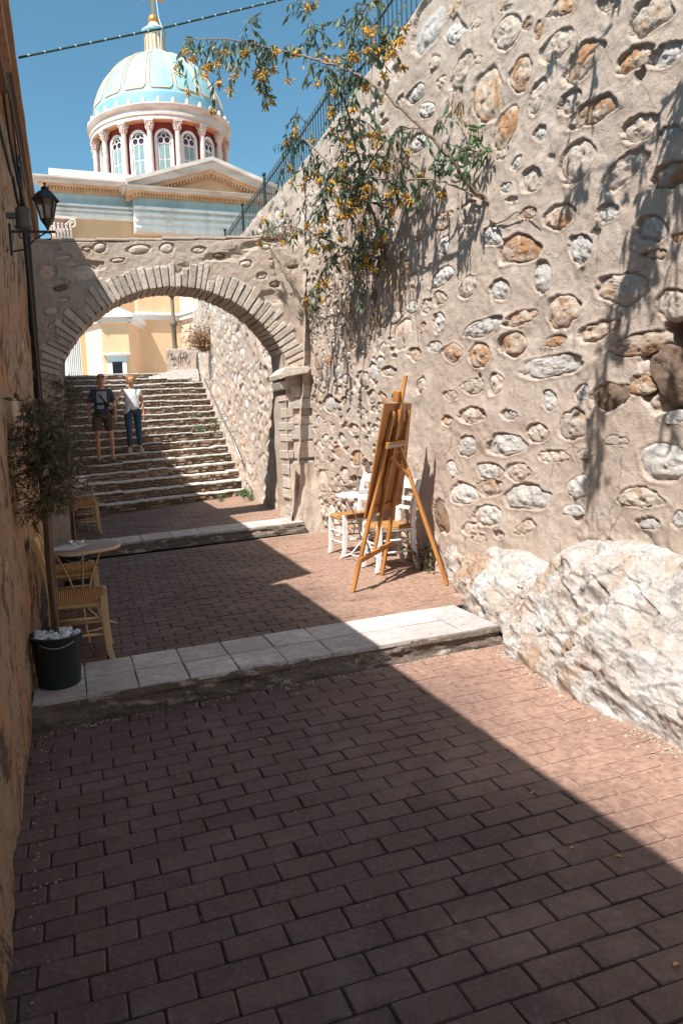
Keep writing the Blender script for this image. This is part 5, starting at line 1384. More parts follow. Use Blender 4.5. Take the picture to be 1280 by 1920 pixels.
# lower shrub with the hanging curtains of leaves
sb = Shrub(thing('wall_shrub', 'bushy yellow-flowered shrub hanging in curtains over the corner above the arch', 'shrub', WP(725, 485, .02)), 103, M['leaf'], (.06, .105), (.26, .38), 120); sb.dens = 1.0
B = sb.branch
r1 = [WP(725, 487, -.03), WP(712, 440, .18), WP(695, 390, .3), WP(680, 330, .42), WP(660, 250, .55), WP(645, 160, .68), (WP(660, 70, .72)), WP(690, 5, .75)]
B(r1, .018, .006, 60, (.18, .38), 9, .9, .4, .3)
B([WP(695, 390, .3), WP(650, 340, .5), WP(600, 290, .7), WP(548, 240, .85)], .012, .005, 26, (.16, .32), 8, 1.0, .6)
B([WP(725, 487, 0), WP(660, 470, .25), WP(600, 445, .42), WP(545, 425, .55), (WP(500, 430, .6)), WP(462, 455, .62)], .012, .005, 34, (.12, .26), 8, .9, .55)
B([WP(680, 330, .42), WP(715, 275, .42), WP(750, 245, .4), WP(790, 240, .35)], .010, .004, 14, (.14, .26), 7, .9, .35)
B([WP(660, 470, .25), WP(610, 500, .32), WP(590, 545, .34), WP(578, 580, .34)], .007, .003, 18, (.12, .24), 7, 1.1, .5)
B([WP(645, 160, .68), WP(610, 120, .8), WP(585, 60, .88), WP(565, 5, .92)], .010, .004, 24, (.16, .32), 8, .8, .3)
B([WP(645, 160, .68), WP(690, 110, .62), WP(720, 70, .6), WP(740, 40, .6)], .010, .004, 22, (.16, .30), 8, .8, .45)
B([WP(680, 330, .42), WP(640, 310, .5), WP(610, 350, .5), WP(600, 400, .48)], .008, .003, 26, (.14, .30), 8, 1.2, .5)
B([WP(712, 440, .18), WP(730, 380, .22), WP(745, 330, .25), WP(765, 300, .28)], .010, .004, 18, (.14, .28), 7, 1.0, .3)
B([WP(712, 440, .18), WP(680, 430, .22), WP(672, 480, .2), WP(670, 560, .16)], .007, .003, 22, (.12, .26), 7, 1.2, .25)
B([WP(725, 487, 0), WP(700, 450, .12), WP(690, 465, .12), WP(675, 520, .1)], .008, .004, 8, (.12, .2), 6, 1.0, .3)
for (px, py, e) in ((555, 275, .8), (540, 300, .8), (620, 240, .6), (700, 300, .4), (640, 400, .4), (690, 200, .6), (560, 380, .5), (600, 320, .6), (650, 340, .45), (565, 210, .85)):
    for _ in range(3): sb.twig(WP(px+sb.r.uniform(-15, 15), py+sb.r.uniform(-15, 15), e), rdir(sb.r)+np.array([0, 0, -.3]), .3, 9, 1.0, .55)
sb.finish()
# withered strands: dry stalks hanging on the wall under the shrubs
dr = Shrub(thing('dry_stalks', 'withered hanging stalks and old leaves matted on the wall under the shrub', 'plant', WP(700, 480, .02)), 104, M['dryleaf'], (.05, .10), (.15, .3), 0)
for (px, py, n, L) in ((665, 420, 14, .5), (690, 400, 14, .6), (740, 300, 10, .4), (650, 480, 16, .6), (740, 480, 12, .6), (655, 560, 10, .5), (700, 540, 8, .45), (860, 190, 8, .25), (640, 330, 14, .5), (725, 250, 12, .4), (600, 420, 8, .3)):
    for _ in range(n): dr.twig(WP(px+dr.r.uniform(-22, 22), py+dr.r.uniform(-20, 20), dr.r.uniform(.02, .12)), np.array([0, .1, -1.])+rdir(dr.r)*.25, L*dr.r.uniform(.6, 1.1), 7, 1.0, 0, .003)
dr.finish()
ns = Shrub(thing('dead_tangle', 'rounded tangle of dead brown twigs on the arch corner', 'plant', WP(535, 435, .45)), 105, M['dryleaf'], (.03, .05), (.2, .3), 0)
for _ in range(130):
    c = WP(525+ns.r.normal()*22, 438+ns.r.normal()*6, .5); ns.twig(c, rdir(ns.r, .3), .14, 2, .1, 0, .0025)
ns.finish()
# overhanging shrub above the frame at the right: it throws the leaf shadows on the wall
sc_ = Shrub(thing('overhanging_shrub', 'shrub overhanging the wall top above the right edge', 'shrub', (3.4, 2.9, 4.0)), 106, M['leaf'], (.08, .13), (.28, .4), 0, cull=True)
def SRC(px, py, e): s0 = Gx(px, py, WX); return s0+np.array([-1, -.75, 1.83])*e
for (pts, tw) in ((((1290, 120, .55), (1270, 250, .75), (1240, 340, .9), (1215, 430, 1.0), (1190, 480, 1.1)), 40), (((1290, 120, .55), (1230, 420, 1.1), (1180, 520, 1.25), (1140, 640, 1.45), (1120, 760, 1.6), (1105, 850, 1.75)), 30), (((1270, 250, .75), (1180, 300, 1.0), (1110, 330, 1.1), (1060, 380, 1.15)), 12), (((1290, 300, .9), (1270, 380, 1.0), (1265, 640, 1.5), (1240, 780, 1.7)), 14), (((1150, 60, .6), (1080, 130, .7), (1020, 120, .75)), 6)):
    sc_.branch([(3.6, 2.6, 4.05)]*0+[SRC(*p) for p in pts], .008, .003, tw, (.14, .3), 8, 1.2, 0)
sc_.branch([(3.7, 2.2, 4.1), SRC(1290, 120, .55)], .015, .008, 4, (.1, .2), 6, 1, 0)
sc_.finish()
# dry bush and weeds
db = Shrub(thing('dry_bush', 'dry straw-coloured bush growing from the stair wall top end', 'bush', Gy(378, 650, 18.)), 107, M['dry'], (.06, .12), (.15, .25), 60)
for _ in range(150):
    a = db.r.uniform(-1, 1); d = np.array([a*.9-.3, -.35+db.r.normal()*.3, .75+db.r.normal()*.35]); db.twig(Gy(383, 652, 18.)+np.array([0, -.05, 0])+rdir(db.r)*.12, d, db.r.uniform(.35, .75), 7, .15, 0, .005)
db.finish()
we = Shrub(thing('weeds', 'green weeds at the foot of the stairs by the right wall', 'weeds', Gp(458, 935, T2), kind=None), 108, M['leaf_g'], (.04, .07), (.35, .5), 80)
for (px, py, n) in ((460, 930, 40), (470, 938, 16), (415, 938, 8)):
    for _ in range(n): we.twig(Gp(px+we.r.uniform(-7, 7), py+we.r.uniform(-3, 3), T2), np.array([0, 0, .8])+rdir(we.r)*.6, .16, 6, .2, 0, .002)
for (px, py, yy_) in ((376, 800, 16.5), (362, 775, 16.8), (402, 790, 16.2), (403, 805, 16.2)):
    for _ in range(7): we.twig(Gy(px, py, yy_), rdir(we.r), .14, 6, .3, 0, .002)
we.finish()
ws = Shrub(thing('wall_weed', 'leafy weed behind the easel at the wall foot', 'weeds', (3.3, 6.55, -1.44)), 109, M['leaf_olive'], (.04, .07), (.3, .45), 40)
for _ in range(20): ws.twig(np.array([3.30+ws.r.uniform(-.03, .02), 6.5+ws.r.uniform(-.12, .25), -1.45]), np.array([-.1, 0, 1.])+rdir(ws.r)*.4, .30, 8, .2, 0, .003)
ws.finish()

# potted trees on the left
def pot_tree(x, y, T, label, potlabel, seed, hcrown, crown_r, zc0, zc1, nt, parts, pr=.17, ph=.335):
    z0 = T(x, y)
    pt = thing('plant_pot', potlabel, 'pot', (x, y, z0), 'dark plastic pots of the potted trees')
    MB().lathe([(0, 0.0), (pr*.78, 0), (pr*.80, .01), (pr*.97, ph-.02), (pr*1.03, ph-.018), (pr*1.04, ph), (pr*.95, ph+.002), (pr*.93, ph-.03)], (x, y, z0), 40).build('pot_body', M['pot'], pt, smooth=False)
    MB().lathe([(pr*.93, ph-.035), (0, ph-.03)], (x, y, z0), 24).build('soil', M['soil'], pt)
    hd = []
    for t in np.linspace(-.62, .62, 12): a = -pi/2+t; hd.append((x+(pr*1.0+.012)*cos(a), y+(pr*1.0+.012)*sin(a), z0+ph-.035-.03*cos(t*2.4)+.01))
    MB().tube(hd, .0035, 6).build('handle', M['steel'], pt, smooth=True)
    r = np.random.default_rng(seed)
    for k in range(70 if parts else 30):
        a = r.uniform(0, 2*pi); q = pr*.86*sqrt(r.random()); s = r.uniform(.012, .024)
        mb = MB(); mb.ball((0, 0, 0), (s*1.3, s, s*.8), 7, 5); 
        mb.V = [v*(1+r.normal()*.10)+np.array([x+q*cos(a), y+q*sin(a), z0+ph-.018+r.uniform(-.004, .018)]) for v in mb.V]
        mb.build('pebble', M['pebble'], pt, smooth=True)
    tr = Shrub(thing('potted_tree', label, 'tree', (x, y, z0+ph), 'slim trees in dark pots along the left wall'), seed, M['leaf_olive'], (.045, .085), (.11, .17), parts)
    top = np.array([x+.01, y+.02, zc1-.15])
    for (dx, dy, r0) in ((.0, 0., .014), (.012, .035, .009), (-.02, .05, .009)):
        p0 = np.array([x+dx, y+dy, z0+ph-.05]); zt_ = zc0+.25+(zc1-zc0)*.3*(r0 > .01)
        path = [p0+(np.array([x+dx*1.5, y+dy, zt_])-p0)*t+r.normal(size=3)*.002 for t in np.linspace(0, 1, 9)]
        rad = [r0*(1.18 if i in (2, 4, 6) else 1) for i in range(9)]
        MB().tube(path, rad, 8).build('stem' if r0 > .01 else 'stake', M['stake'], tr.root, smooth=True)
    for _ in range(nt):
        z = zc0+(zc1-zc0)*r.beta(1.6, 1.5); rr = crown_r*(.35+.65*sin(pi*np.clip((z-zc0)/(zc1-zc0), .05, .97))**.6)*r.uniform(.1, 1.)
        a = r.uniform(0, 2*pi); p = np.array([x+.3*rr*cos(a), y+.3*rr*sin(a), z-.08])
        d = np.array([cos(a), sin(a), r.uniform(-.1, 1.1)])
        tr.twig(p, d, rr*r.uniform(.7, 1.2)+.07, 12, .35, 0, .003)
    tr.finish(); return tr
pot_tree(-.145, 4.93, T1, 'nearest slim olive-leaved tree on tall stakes in the dark pot', 'nearest dark green bucket pot with white pebbles on the ledge tiles', 201, 0, .215, -.44, .33, 215, 260)
pot_tree(.02, 8.0, T1, 'second slim tree behind the round grey table, in warmer light', 'second dark green pot, behind the round grey table', 202, 0, .22, -.30, .70, 150, 0)

# ------------------------------------------------------------------ ironwork
fe = thing('iron_fence', 'dark green iron railing with slim balusters on top of the right wall', 'fence', (3.5, 9, 3.7))
FX = 3.5
def ftop(y): return np.interp(y, [4.5, 6.7, 7.6, 8.6, 10.2, 12.4, 13.9, 20], [3.97, 3.88, 3.82, 3.77, 3.68, 3.62, 3.60, 3.4])
def frail(y): return ftop(y)+.62
for h in (.03, .43):
    ys_ = np.linspace(5.2, 16, 20); MB().tube([(FX, y, float(ftop(y))+h) for y in ys_], .013 if h > .1 else .010, 6).build('rail', M['green_iron'], fe)
mb = MB(); mb.tube([(0, 0, -.1), (0, 0, .50)], .0075, 6); mb.tube([(0, 0, .50), (0, 0, .52), (0, 0, .56)], [.012, .009, .001], 6); bme = mesh_from('baluster', mb.V, mb.F); bme.materials.append(M['green_iron'])
mb = MB(); mb.tube([(0, 0, -.1), (0, 0, .58)], .02, 8); mb.ball((0, 0, .62), .035, 10, 8); pme = mesh_from('post', mb.V, mb.F); pme.materials.append(M['green_iron'])
y = 5.3; k = 0
while y < 15.8:
    me = pme if k % 15 == 7 else bme
    o = bpy.data.objects.new('post' if me is pme else 'baluster', me); COL.objects.link(o); o.parent = fe; o.location = np.array([FX, y, float(ftop(y))])-ORG['iron_fence']
    y += .105; k += 1
# handrail on the stair wall
hr = thing('handrail', 'thin steel handrail fixed along the stair-side wall', 'handrail', Gy(415, 780, 16.))
def HP(px, py, off=.10):
    d = ray(px, py); t = 14.
    for _ in range(40): p = d*t; t = (float(wallx2(p[1], p[2]))-off)/d[0]
    return d*t
pth = [HP(a, b) for a, b in ((452.5, 863.5), (431, 810), (413.5, 777), (399, 745), (383, 711))]
MB().tube(pth, .022, 8).build('rail', M['steel'], hr, smooth=True)
for p in pth: MB().bar(p+np.array([-.02, 0, 0]), p+np.array([.16, 0.02, 0.0]), .02, .02).build('bracket', M['steel'], hr)
# green cable with white ties across the lane
cbp0, cbp1 = np.array([-.17, 6.3, Gy(36, 108, 6.3)[2]]), None
pA_ = Gy(36, 108, 6.3); pB_ = Gy(300, 54, 6.6); pC_ = Gy(525, 0, 7.0); pD_ = Gy(800, -78, 7.6)
cc = thing('light_cable', 'green cable with small white ties strung across the lane against the sky', 'cable', pB_)
ts = np.linspace(0, 1, 40)
def quad_(t):
    a = np.array([pA_, pB_, pC_, pD_]); f = t*3; i = min(2, int(f)); return a[i]+(a[i+1]-a[i])*(f-i)+np.array([0, 0, 0])
MB().tube([quad_(t) for t in ts], .009, 7).build('cable', M['dkgreen'], cc, smooth=True)
for t in np.linspace(.02, .9, 26):
    a, b = quad_(t), quad_(t+.002); MB().tube([a, b], .012, 7).build('tie', M['tie'], cc)
# second thin wire hanging beside the cross is part of the church

# lantern on the left wall
lc = Gy(87, 388, 6.3); zbt = Gy(88, 432, 6.3)[2]; sc1 = (Gy(84, 342, 6.3)[2]-zbt)/.95
lo = thing('wall_lantern', 'black hexagonal wall lantern with smoked panes on a scrolled bracket', 'lantern', (lc[0], 6.3, zbt))
def LL(prof, name, mat, n=6, sm=False): return MB().lathe([(r*sc1, z*sc1) for r, z in prof], (lc[0], 6.3, zbt), n, radians(15), radians(375)).build(name, mat, lo, smooth=sm)
LL([(.0, .0), (.03, .02), (.035, .05), (.085, .12), (.135, .19), (.14, .215), (0, .215)], 'base_cup', M['black_iron'])
LL([(.118, .215), (.215, .60)], 'glass_panes', M['lampglass'])
for k in range(6):
    a = radians(15+60*k); MB().bar((lc[0]+.125*sc1*cos(a), 6.3+.125*sc1*sin(a), zbt+.21*sc1), (lc[0]+.222*sc1*cos(a), 6.3+.222*sc1*sin(a), zbt+.61*sc1), .022*sc1*1.2, .022*sc1*1.2).build('glazing_bar', M['black_iron'], lo)
LL([(.235, .60), (.285, .585), (.29, .60), (.225, .68), (.15, .755), (.07, .80), (.0, .82)], 'roof', M['black_iron'])
LL([(.0, .79), (.075, .80), (.085, .83), (.06, .86), (.02, .88), (.018, .91), (.035, .925), (.0, .96)], 'finial', M['black_iron'], 10, True)
MB().lathe([(.05*sc1, .25*sc1), (.055*sc1, .5*sc1), (0, .52*sc1)], (lc[0], 6.3, zbt), 12).build('lamp_tube', M['tie'], lo, smooth=True)
br = MB(); br.bar((-.30, 6.3, zbt-.015), (lc[0]+.06, 6.3, zbt-.01), .014, .018)
for (c0, r0, a0_, a1_) in (((lc[0]+.0, zbt-.05), .035, 2.4, -2.2), ((-.21, zbt-.045), .04, 0, 4.6)):
    br.tube([(c0[0]+r0*(1-.5*t)*cos(a0_+(a1_-a0_)*t), 6.3, c0[1]+r0*(1-.5*t)*sin(a0_+(a1_-a0_)*t)) for t in np.linspace(0, 1, 16)], .006, 5)
br.tube([(-.30, 6.3, zbt-.17), (-.2, 6.3, zbt-.15), (-.12, 6.3, zbt-.07), (lc[0]-.02, 6.3, zbt-.02)], .007, 5)
br.build('bracket', M['black_iron'], lo)
MB().box(-.315, -.295, 6.27, 6.33, zbt-.2, zbt+.04).build('wall_plate', M['black_iron'], lo)
jb = thing('junction_box', 'grey cylindrical junction box on the left wall beside the lantern bracket', 'junction box', (BX[0], 6.35, BX[2]))
MB().lathe([(0, .06), (.052, .06), (.055, .05), (.055, -.07), (.066, -.075), (.066, -.095), (.05, -.105), (0, -.105)], (BX[0], 6.35, BX[2]), 20).build('body', M['conc'], jb)
MB().box(-.33, BX[0], 6.33, 6.37, BX[2]-.02, BX[2]+.02).build('mount', M['conc'], jb)

# fallen yellow leaves
gl = []
for (px, py, T) in ((489, 1388, T0), (557, 1303, T0), (996, 1489, T0), (1073, 1591, T0), (1163, 1608, T0), (1268, 1809, T0), (925, 1240, T0), (853, 1151, T1), (623, 1091, T1), (662, 1125, T1), (808, 1099, T1), (821, 1096, T1), (767, 1124, T1), (700, 1110, T1), (892, 1262, T0)):
    p = Gp(px, py, T); a = random.uniform(0, 6.28); L = random.uniform(.022, .034)*(1.25 if py > 1450 else 1); d = np.array([cos(a), sin(a), .25]); mb = MB()
    mb.add(leaf_verts(np.array([p[0], p[1], p[2]+.006])-d*L/2*.6, d, L, L*.42, np.array([0, 0, 1.])), LF)
    gl.append((px, py, mb))
names = {489: 'leaf alone in the shaded middle of the lower pavement', 557: 'tiny leaf at the foot of the first step in the shade', 996: 'leaf standing on edge near the shadow line', 1073: 'leaf left of its pair near the shadow line', 1163: 'leaf right of its pair near the shadow line', 1268: 'leaf at the bottom right corner of the pavement', 925: 'leaf at the foot of the step by the rock', 853: 'leaf on the sunlit ledge tiles near the rock', 623: 'leaf on the terrace left of the easel', 662: 'tiny leaf in front of the easel foot', 808: 'leaf between the easel legs, nearer its middle', 821: 'leaf beside the rear easel foot', 767: 'leaf on the terrace in front of the easel shadow', 700: 'tiny leaf just right of the front easel foot', 892: 'dark speck of leaf on the sunlit lower bricks'}
for px, py, mb in gl:
    setp(mb.build('fallen_leaf', M['fallen'], None), 'small yellow '+names[px], 'leaf', 'yellow leaves fallen on the paving')
sp = Shrub(thing('rock_sprig', 'two small green leaves growing on the sunlit rock', 'plant', Gx(975, 1103, 3.1)), 301, M['leaf_g'], (.03, .045), (.5, .6), 6)
pr_ = Gx(975, 1103, 3.02)
for s in (-1, 1): sp.leaf(pr_, np.array([0, s*1., .15])); sp.leaf(pr_, np.array([-.4, s*.6, .3]))
sp.finish()

# grit and small chips gathered at the foot of the rock and of the left wall
gr_ = MB(); rg = np.random.default_rng(77)
def chip(x, y, T, s):
    V = [np.array([x, y, T(x, y)+s*.2])+np.array(v)*s*(.7+.6*rg.random()) for v in ((-1, -.8, -.4), (1, -.7, -.4), (.9, .9, -.4), (-.8, 1, -.4), (-.4, -.4, .5), (.5, -.3, .6), (.1, .6, .5))]
    gr_.add(V, [(0, 1, 5, 4), (1, 2, 6, 5), (2, 3, 6), (3, 0, 4, 6), (4, 5, 6)])
for _ in range(420):
    y = rg.uniform(1.6, 4.5); x = float(interp(y, [(.3, 2.72), (2.8, 2.74), (3.5, 2.70), (4.4, 2.82)]))-abs(rg.normal())*.07+.02
    chip(x, y, T0, rg.uniform(.002, .008)*(1.6 if rg.random() < .06 else 1))
for _ in range(260):
    y = rg.uniform(2.2, 9.3); T = T0 if y < 4.55 else T1
    chip(-.27+abs(rg.normal())*.045, y, T, rg.uniform(.002, .006))
for _ in range(200): chip(rg.uniform(-.2, 2.8), 4.57-abs(rg.normal())*.04, T0, rg.uniform(.002, .007))
for _ in range(240): chip(rg.uniform(.0, 2.9), rg.uniform(1.2, 4.5), T0, rg.uniform(.001, .003))
for _ in range(120): chip(3.32-abs(rg.normal())*.05, rg.uniform(6.2, 9.6), T1, rg.uniform(.002, .008))
gr_.build('grit', M['st_p'], None, kind='stuff'); setp(bpy.data.objects['grit'], 'fine grit and stone chips lying along the foot of the walls and rock', 'grit')

# ------------------------------------------------------------------ the couple coming down the stairs
def skin(name, pts, edges, rad, mat, parent, sub=2, root=0):
    org = ORG.get(parent.name, np.zeros(3)) if parent else np.zeros(3)
    me = bpy.data.meshes.new(name); me.from_pydata([tuple(np.array(p)) for p in pts], edges, []); me.update()
    o = bpy.data.objects.new(name, me); COL.objects.link(o)
    md = o.modifiers.new('skin', 'SKIN'); md.use_smooth_shade = True
    for i, r in enumerate(rad):
        rr = r if hasattr(r, '__len__') else (r, r); me.skin_vertices[0].data[i].radius = rr
    me.skin_vertices[0].data[root].use_root = True
    ss = o.modifiers.new('sub', 'SUBSURF'); ss.levels = ss.render_levels = sub
    dg = bpy.context.evaluated_depsgraph_get(); ev = o.evaluated_get(dg); nm = bpy.data.meshes.new_from_object(ev)
    bpy.data.objects.remove(o); bpy.data.meshes.remove(me)
    nm.transform(Matrix.Translation(Vector(-org))); nm.name = name; nm.materials.clear(); nm.materials.append(mat)
    return link(name, nm, parent, None, True)
M['skin_m'] = simple('sunburnt skin', (.42, .19, .13), (.50, .25, .17), 20, .55)
M['skin_f'] = simple('tanned skin', (.42, .20, .12), (.48, .24, .15), 20, .55)
M['navy'] = simple('dark blue cotton', (.035, .045, .075), (.05, .06, .09), 30, .9)
M['grey_cloth'] = simple('grey print', (.26, .27, .32), (.31, .32, .37), 30, .9)
M['khaki'] = simple('dark khaki cotton', (.07, .055, .030), (.10, .08, .045), 30, .9)
M['shoe_b'] = simple('brown shoe', (.10, .065, .05), (.15, .10, .08), 30, .7)
M['white_cloth'] = simple('white cotton', (.72, .72, .76), (.80, .80, .83), 20, .9)
M['jeans'] = simple('dark blue denim', (.018, .045, .075), (.035, .075, .11), 50, .9)
M['hair'] = simple('auburn hair', (.12, .045, .018), (.27, .11, .035), 60, .6)
M['shoe_g'] = simple('grey sneaker', (.28, .32, .36), (.38, .42, .45), 30, .7)
M['sole'] = simple('yellow sole', (.60, .52, .15), rough=.7)
M['bag'] = simple('grey shoulder bag', (.42, .41, .41), (.55, .54, .54), 14, .8)
def tread_at(px, py, i):
    x = .8
    for _ in range(8): y, z = nose(i, x); x = Gy(px, py, y+.17)[0]
    return np.array([x, y+.17, z+.004])
pm = tread_at(198, 858, 4); pw = tread_at(253, 840, 5)
# man, local frame: x to his left as seen on the right of the picture, -y towards us
def place_pts(P_, o, k): return [o+np.array(p)*k for p in P_]
km = 1.0
man = thing('person', 'bald man in sunglasses, dark T-shirt and khaki shorts walking down the stairs', 'person', pm)
B_ = {'pel': (0, 0, .93), 'ab': (0, 0, 1.08), 'ch': (0, -.01, 1.28), 'nk': (0, 0, 1.45), 'nk2': (.0, -.02, 1.50), 'hd': (.01, -.06, 1.575), 'hd2': (.01, -.045, 1.66), 'hd3': (.01, -.035, 1.735),
      'hl': (-.10, 0, .90), 'hr': (.10, 0, .90), 'kl': (-.125, -.11, .51), 'kr': (.14, -.03, .50), 'al': (-.12, .0, .09), 'ar': (.15, .0, .09), 'tl': (-.14, -.13, .035), 'tr': (.16, -.13, .035),
      'sl': (-.175, 0, 1.385), 'sr': (.175, 0, 1.385), 'el': (-.245, .02, 1.12), 'er': (.24, -.02, 1.13), 'wl': (-.255, -.04, .88), 'wr': (.235, -.14, .90), 'fl': (-.25, -.06, .78), 'fr': (.22, -.17, .80)}
def body(B_, o, k, mat, parent, R_):
    nm = list(B_); idx = {n: i for i, n in enumerate(nm)}
    ed = [('pel', 'ab'), ('ab', 'ch'), ('ch', 'nk'), ('nk', 'nk2'), ('nk2', 'hd'), ('hd', 'hd2'), ('hd2', 'hd3'), ('pel', 'hl'), ('hl', 'kl'), ('kl', 'al'), ('al', 'tl'), ('pel', 'hr'), ('hr', 'kr'), ('kr', 'ar'), ('ar', 'tr'), ('ch', 'sl'), ('sl', 'el'), ('el', 'wl'), ('wl', 'fl'), ('ch', 'sr'), ('sr', 'er'), ('er', 'wr'), ('wr', 'fr')]
    return skin('body', place_pts([B_[n] for n in nm], o, k), [(idx[a], idx[b]) for a, b in ed], [np.array(R_[n])*k if hasattr(R_[n], '__len__') else R_[n]*k for n in nm], mat, parent)
Rm = {'pel': .12, 'ab': .125, 'ch': .14, 'nk': .06, 'nk2': .05, 'hd': (.070, .078), 'hd2': (.100, .112), 'hd3': (.062, .07), 'hl': .085, 'hr': .085, 'kl': .052, 'kr': .052, 'al': .034, 'ar': .034, 'tl': .035, 'tr': .035, 'sl': .058, 'sr': .058, 'el': .036, 'er': .036, 'wl': .025, 'wr': .025, 'fl': .03, 'fr': .03}
body(B_, pm, km, M['skin_m'], man, Rm)
def part(name, pts, edges, rad, mat, o, k, parent, sub=2): return skin(name, place_pts(pts, o, k), edges, [tuple(np.array(r)*k) if hasattr(r, '__len__') else r*k for r in rad], mat, parent, sub)
part('t_shirt', [(0, 0, .84), (0, 0, 1.06), (0, -.01, 1.27), (0, 0, 1.41), (-.165, 0, 1.38), (-.228, .01, 1.17), (.165, 0, 1.38), (.225, -.01, 1.17)], [(0, 1), (1, 2), (2, 3), (2, 4), (4, 5), (2, 6), (6, 7)], [(.175, .14), (.17, .145), (.175, .155), (.09, .085), .082, .070, .082, .070], M['navy'], pm, km, man)
part('shorts', [(0, 0, 1.05), (-.105, -.005, .86), (-.125, -.085, .60), (.105, -.005, .86), (.13, -.02, .60)], [(0, 1), (1, 2), (0, 3), (3, 4)], [(.158, .132), .115, .105, .115, .105], M['khaki'], pm, km, man)
for s, x in ((-1, -.13), (1, .155)): part('shoe', [(x-.003, .03, .045), (x, -.05, .045), (x+s*.01, -.16, .035)], [(0, 1), (1, 2)], [.045, .048, .038], M['shoe_b'], pm, km, man)
def flat(name, quad, mat, o, k, parent, th=.006):
    P_ = place_pts(quad, o, k); return MB().prism(P_, (0, -th, 0)).build(name, mat, parent)
def fronty(x, z, r=.148): return -.008-sqrt(max(.0004, r*r-(x*.82)**2))
def curved(name, x0, x1, z0, z1, mat, o, k, parent, r=.150, n=8, tilt=0):
    X = np.linspace(x0, x1, n); Z = np.linspace(z0, z1, 5); G = np.array([[(x, fronty(x, z, r)-.004, z+tilt*x) for x in X] for z in Z]); return grid_obj(name, o+G*k, mat, parent)
curved('shirt_print', -.10, .09, 1.17, 1.38, M['grey_cloth'], pm, km, man, .165); curved('shirt_print', -.10, .03, 1.05, 1.12, M['grey_cloth'], pm, km, man, .158)
stp = [(-.12, -.03, 1.455), (-.10, -.12, 1.40), (-.02, -.178, 1.28), (.07, -.178, 1.16), (.14, -.13, 1.06), (.18, -.02, 1.0)]
MB().tube(place_pts(stp, pm, km), .018, 6).build('bag_strap', M['cable'], man, smooth=True)
part('waist_bag', [(.185, .03, 1.06), (.19, .04, .94)], [(0, 1)], [(.05, .07), (.05, .07)], M['cable'], pm, km, man)
def head_bits(o, k, hx, hy, hz, skinm, parent, glasses=True):
    c = np.array([hx, hy, hz])
    MB().ball(o+k*(c+np.array([0, -.085, -.01])), (.014*k, .02*k, .022*k), 8, 6).build('nose', skinm, parent, smooth=True)
    for s in (-1, 1):
        MB().ball(o+k*(c+np.array([s*.076, .01, -.005])), (.010*k, .018*k, .026*k), 8, 6).build('ear', skinm, parent, smooth=True)
        if glasses: MB().ball(o+k*(c+np.array([s*.034, -.075, .018])), (.030*k, .012*k, .021*k), 10, 6).build('sunglass_lens', M['glass_black'], parent, smooth=True)
        else: MB().ball(o+k*(c+np.array([s*.03, -.072, .018])), (.012*k, .008*k, .008*k), 8, 5).build('eye', M['glass_black'], parent, smooth=True)
    if glasses: MB().bar(o+k*(c+np.array([-.04, -.08, .024])), o+k*(c+np.array([.04, -.08, .024])), .006, .008).build('glasses_bridge', M['black_iron'], parent)
    MB().bar(o+k*(c+np.array([-.022, -.078, -.052])), o+k*(c+np.array([.022, -.078, -.052])), .004, .008).build('mouth', M['easel'], parent)
head_bits(pm, km, .01, -.05, 1.645, M['skin_m'], man)
def fingers(o, k, w, f, mat, parent, side):
    d = unit(np.array(f)-np.array(w)); lat = np.array([0, 1., 0]) if abs(d[2]) > .7 else np.array([0, 0, 1.])
    for j in range(4):
        b = np.array(f)+lat*(-.024+.016*j)+d*.01; L = (.06, .07, .066, .05)[j]
        MB().tube([o+k*b, o+k*(b+d*L*.5), o+k*(b+unit(d+np.array([0, -.35, 0]))*L)], [.009*k, .008*k, .006*k], 6).build('finger', mat, parent, smooth=True)
    b = np.array(w)+d*.03+lat*-.025; MB().tube([o+k*b, o+k*(b+d*.03-lat*.02), o+k*(b+d*.06-lat*.025)], [.011*k, .009*k, .007*k], 6).build('thumb', mat, parent, smooth=True)
fingers(pm, km, B_['wl'], B_['fl'], M['skin_m'], man, -1); fingers(pm, km, B_['wr'], B_['fr'], M['skin_m'], man, 1)
# woman, holding his arm with her right hand (picture left)
kw = .985
wom = thing('person', 'woman with short auburn hair, white top and dark jeans holding his arm', 'person', pw)
dxm = (pm-pw)/kw                                         # his elbow and forearm in her frame
hand = dxm+np.array([.16, -.20, 1.10])
C_ = {'pel': (0, 0, .86), 'ab': (0, 0, 1.0), 'ch': (0, -.01, 1.16), 'nk': (0, 0, 1.31), 'nk2': (0, -.02, 1.355), 'hd': (.0, -.065, 1.42), 'hd2': (.0, -.055, 1.49), 'hd3': (0, -.045, 1.55),
      'hl': (-.09, 0, .83), 'hr': (.09, 0, .83), 'kl': (-.10, -.13, .48), 'kr': (.10, -.02, .47), 'al': (-.10, .02, .09), 'ar': (.12, .0, .09), 'tl': (-.115, -.11, .035), 'tr': (.135, -.12, .035),
      'sl': (-.155, 0, 1.255), 'sr': (.155, 0, 1.255), 'el': ((-.155+hand[0])/2-.05, (hand[1])/2-.03, 1.08), 'er': (.215, .0, 1.01), 'wl': tuple(hand+np.array([.05, .0, .02])), 'wr': (.22, -.05, .80), 'fl': tuple(hand), 'fr': (.215, -.07, .73)}
Rw_ = {'pel': .12, 'ab': .11, 'ch': .12, 'nk': .055, 'nk2': .046, 'hd': (.066, .072), 'hd2': (.094, .104), 'hd3': (.058, .062), 'hl': .085, 'hr': .085, 'kl': .052, 'kr': .052, 'al': .034, 'ar': .034, 'tl': .033, 'tr': .033, 'sl': .05, 'sr': .05, 'el': .034, 'er': .034, 'wl': .023, 'wr': .023, 'fl': .026, 'fr': .026}
body(C_, pw, kw, M['skin_f'], wom, Rw_)
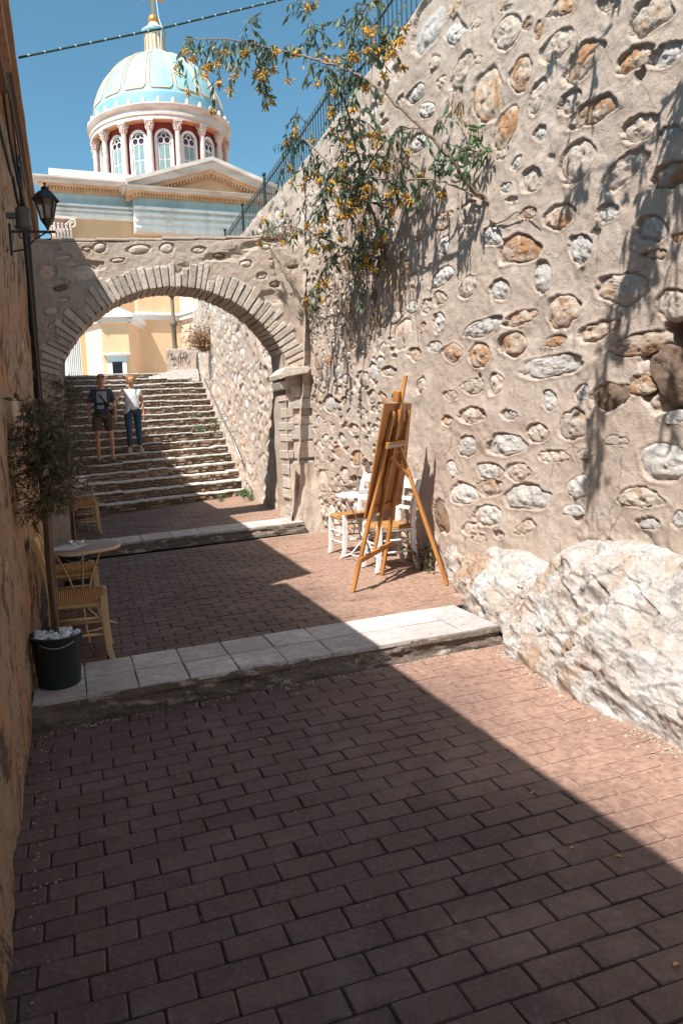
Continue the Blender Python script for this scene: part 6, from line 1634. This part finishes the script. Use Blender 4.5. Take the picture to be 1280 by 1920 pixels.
part('white_top', [(0, 0, .80), (0, 0, 1.0), (0, -.015, 1.15), (0, 0, 1.27), (-.14, 0, 1.25), (-.21, -.02, 1.17), (.15, 0, 1.25), (.19, 0, 1.13)], [(0, 1), (1, 2), (2, 3), (2, 4), (4, 5), (2, 6), (6, 7)], [(.16, .14), (.155, .135), (.16, .15), (.08, .075), .07, .062, .07, .062], M['white_cloth'], pw, kw, wom)
part('jeans', [(0, 0, .98), (-.095, -.005, .82), (-.10, -.125, .49), (-.10, .015, .12), (.095, -.005, .82), (.10, -.02, .48), (.12, .0, .12)], [(0, 1), (1, 2), (2, 3), (0, 4), (4, 5), (5, 6)], [(.145, .125), .105, .072, .055, .105, .072, .055], M['jeans'], pw, kw, wom)
for s, x in ((-1, -.105), (1, .125)):
    sh_ = part('sneaker', [(x, .04, .05), (x, -.04, .05), (x+s*.012, -.15, .04)], [(0, 1), (1, 2)], [.045, .048, .038], M['shoe_g'], pw, kw, wom)
    MB().box(pw[0]+x*kw-.045, pw[0]+x*kw+.045, pw[1]-.19, pw[1]+.08, pw[2], pw[2]+.018).build('sole', M['sole'], wom, bevel=.008)
part('hair', [(0, .0, 1.43), (0, -.02, 1.52), (0, -.075, 1.59), (-.065, -.01, 1.48), (.065, -.01, 1.48)], [(0, 1), (1, 2), (1, 3), (1, 4)], [.105, .125, .10, .085, .085], M['hair'], pw, kw, wom)
head_bits(pw, kw, .0, -.055, 1.445, M['skin_f'], wom, False)
part('shoulder_bag', [(-.10, -.15, .96), (-.12, -.16, .84), (-.20, -.10, .84)], [(0, 1), (1, 2)], [(.07, .04), (.10, .045), (.07, .05)], M['bag'], pw, kw, wom)
MB().tube(place_pts([(.10, -.05, 1.30), (.05, -.13, 1.20), (-.04, -.155, 1.06), (-.10, -.16, .97)], pw, kw), .010, 5).build('bag_strap', M['bag'], wom, smooth=True)
curved('shirt_flap', .0, .13, .93, 1.16, M['white_cloth'], pw, kw, wom, .150)
fingers(pw, kw, C_['wl'], C_['fl'], M['skin_f'], wom, -1); fingers(pw, kw, C_['wr'], C_['fr'], M['skin_f'], wom, 1)
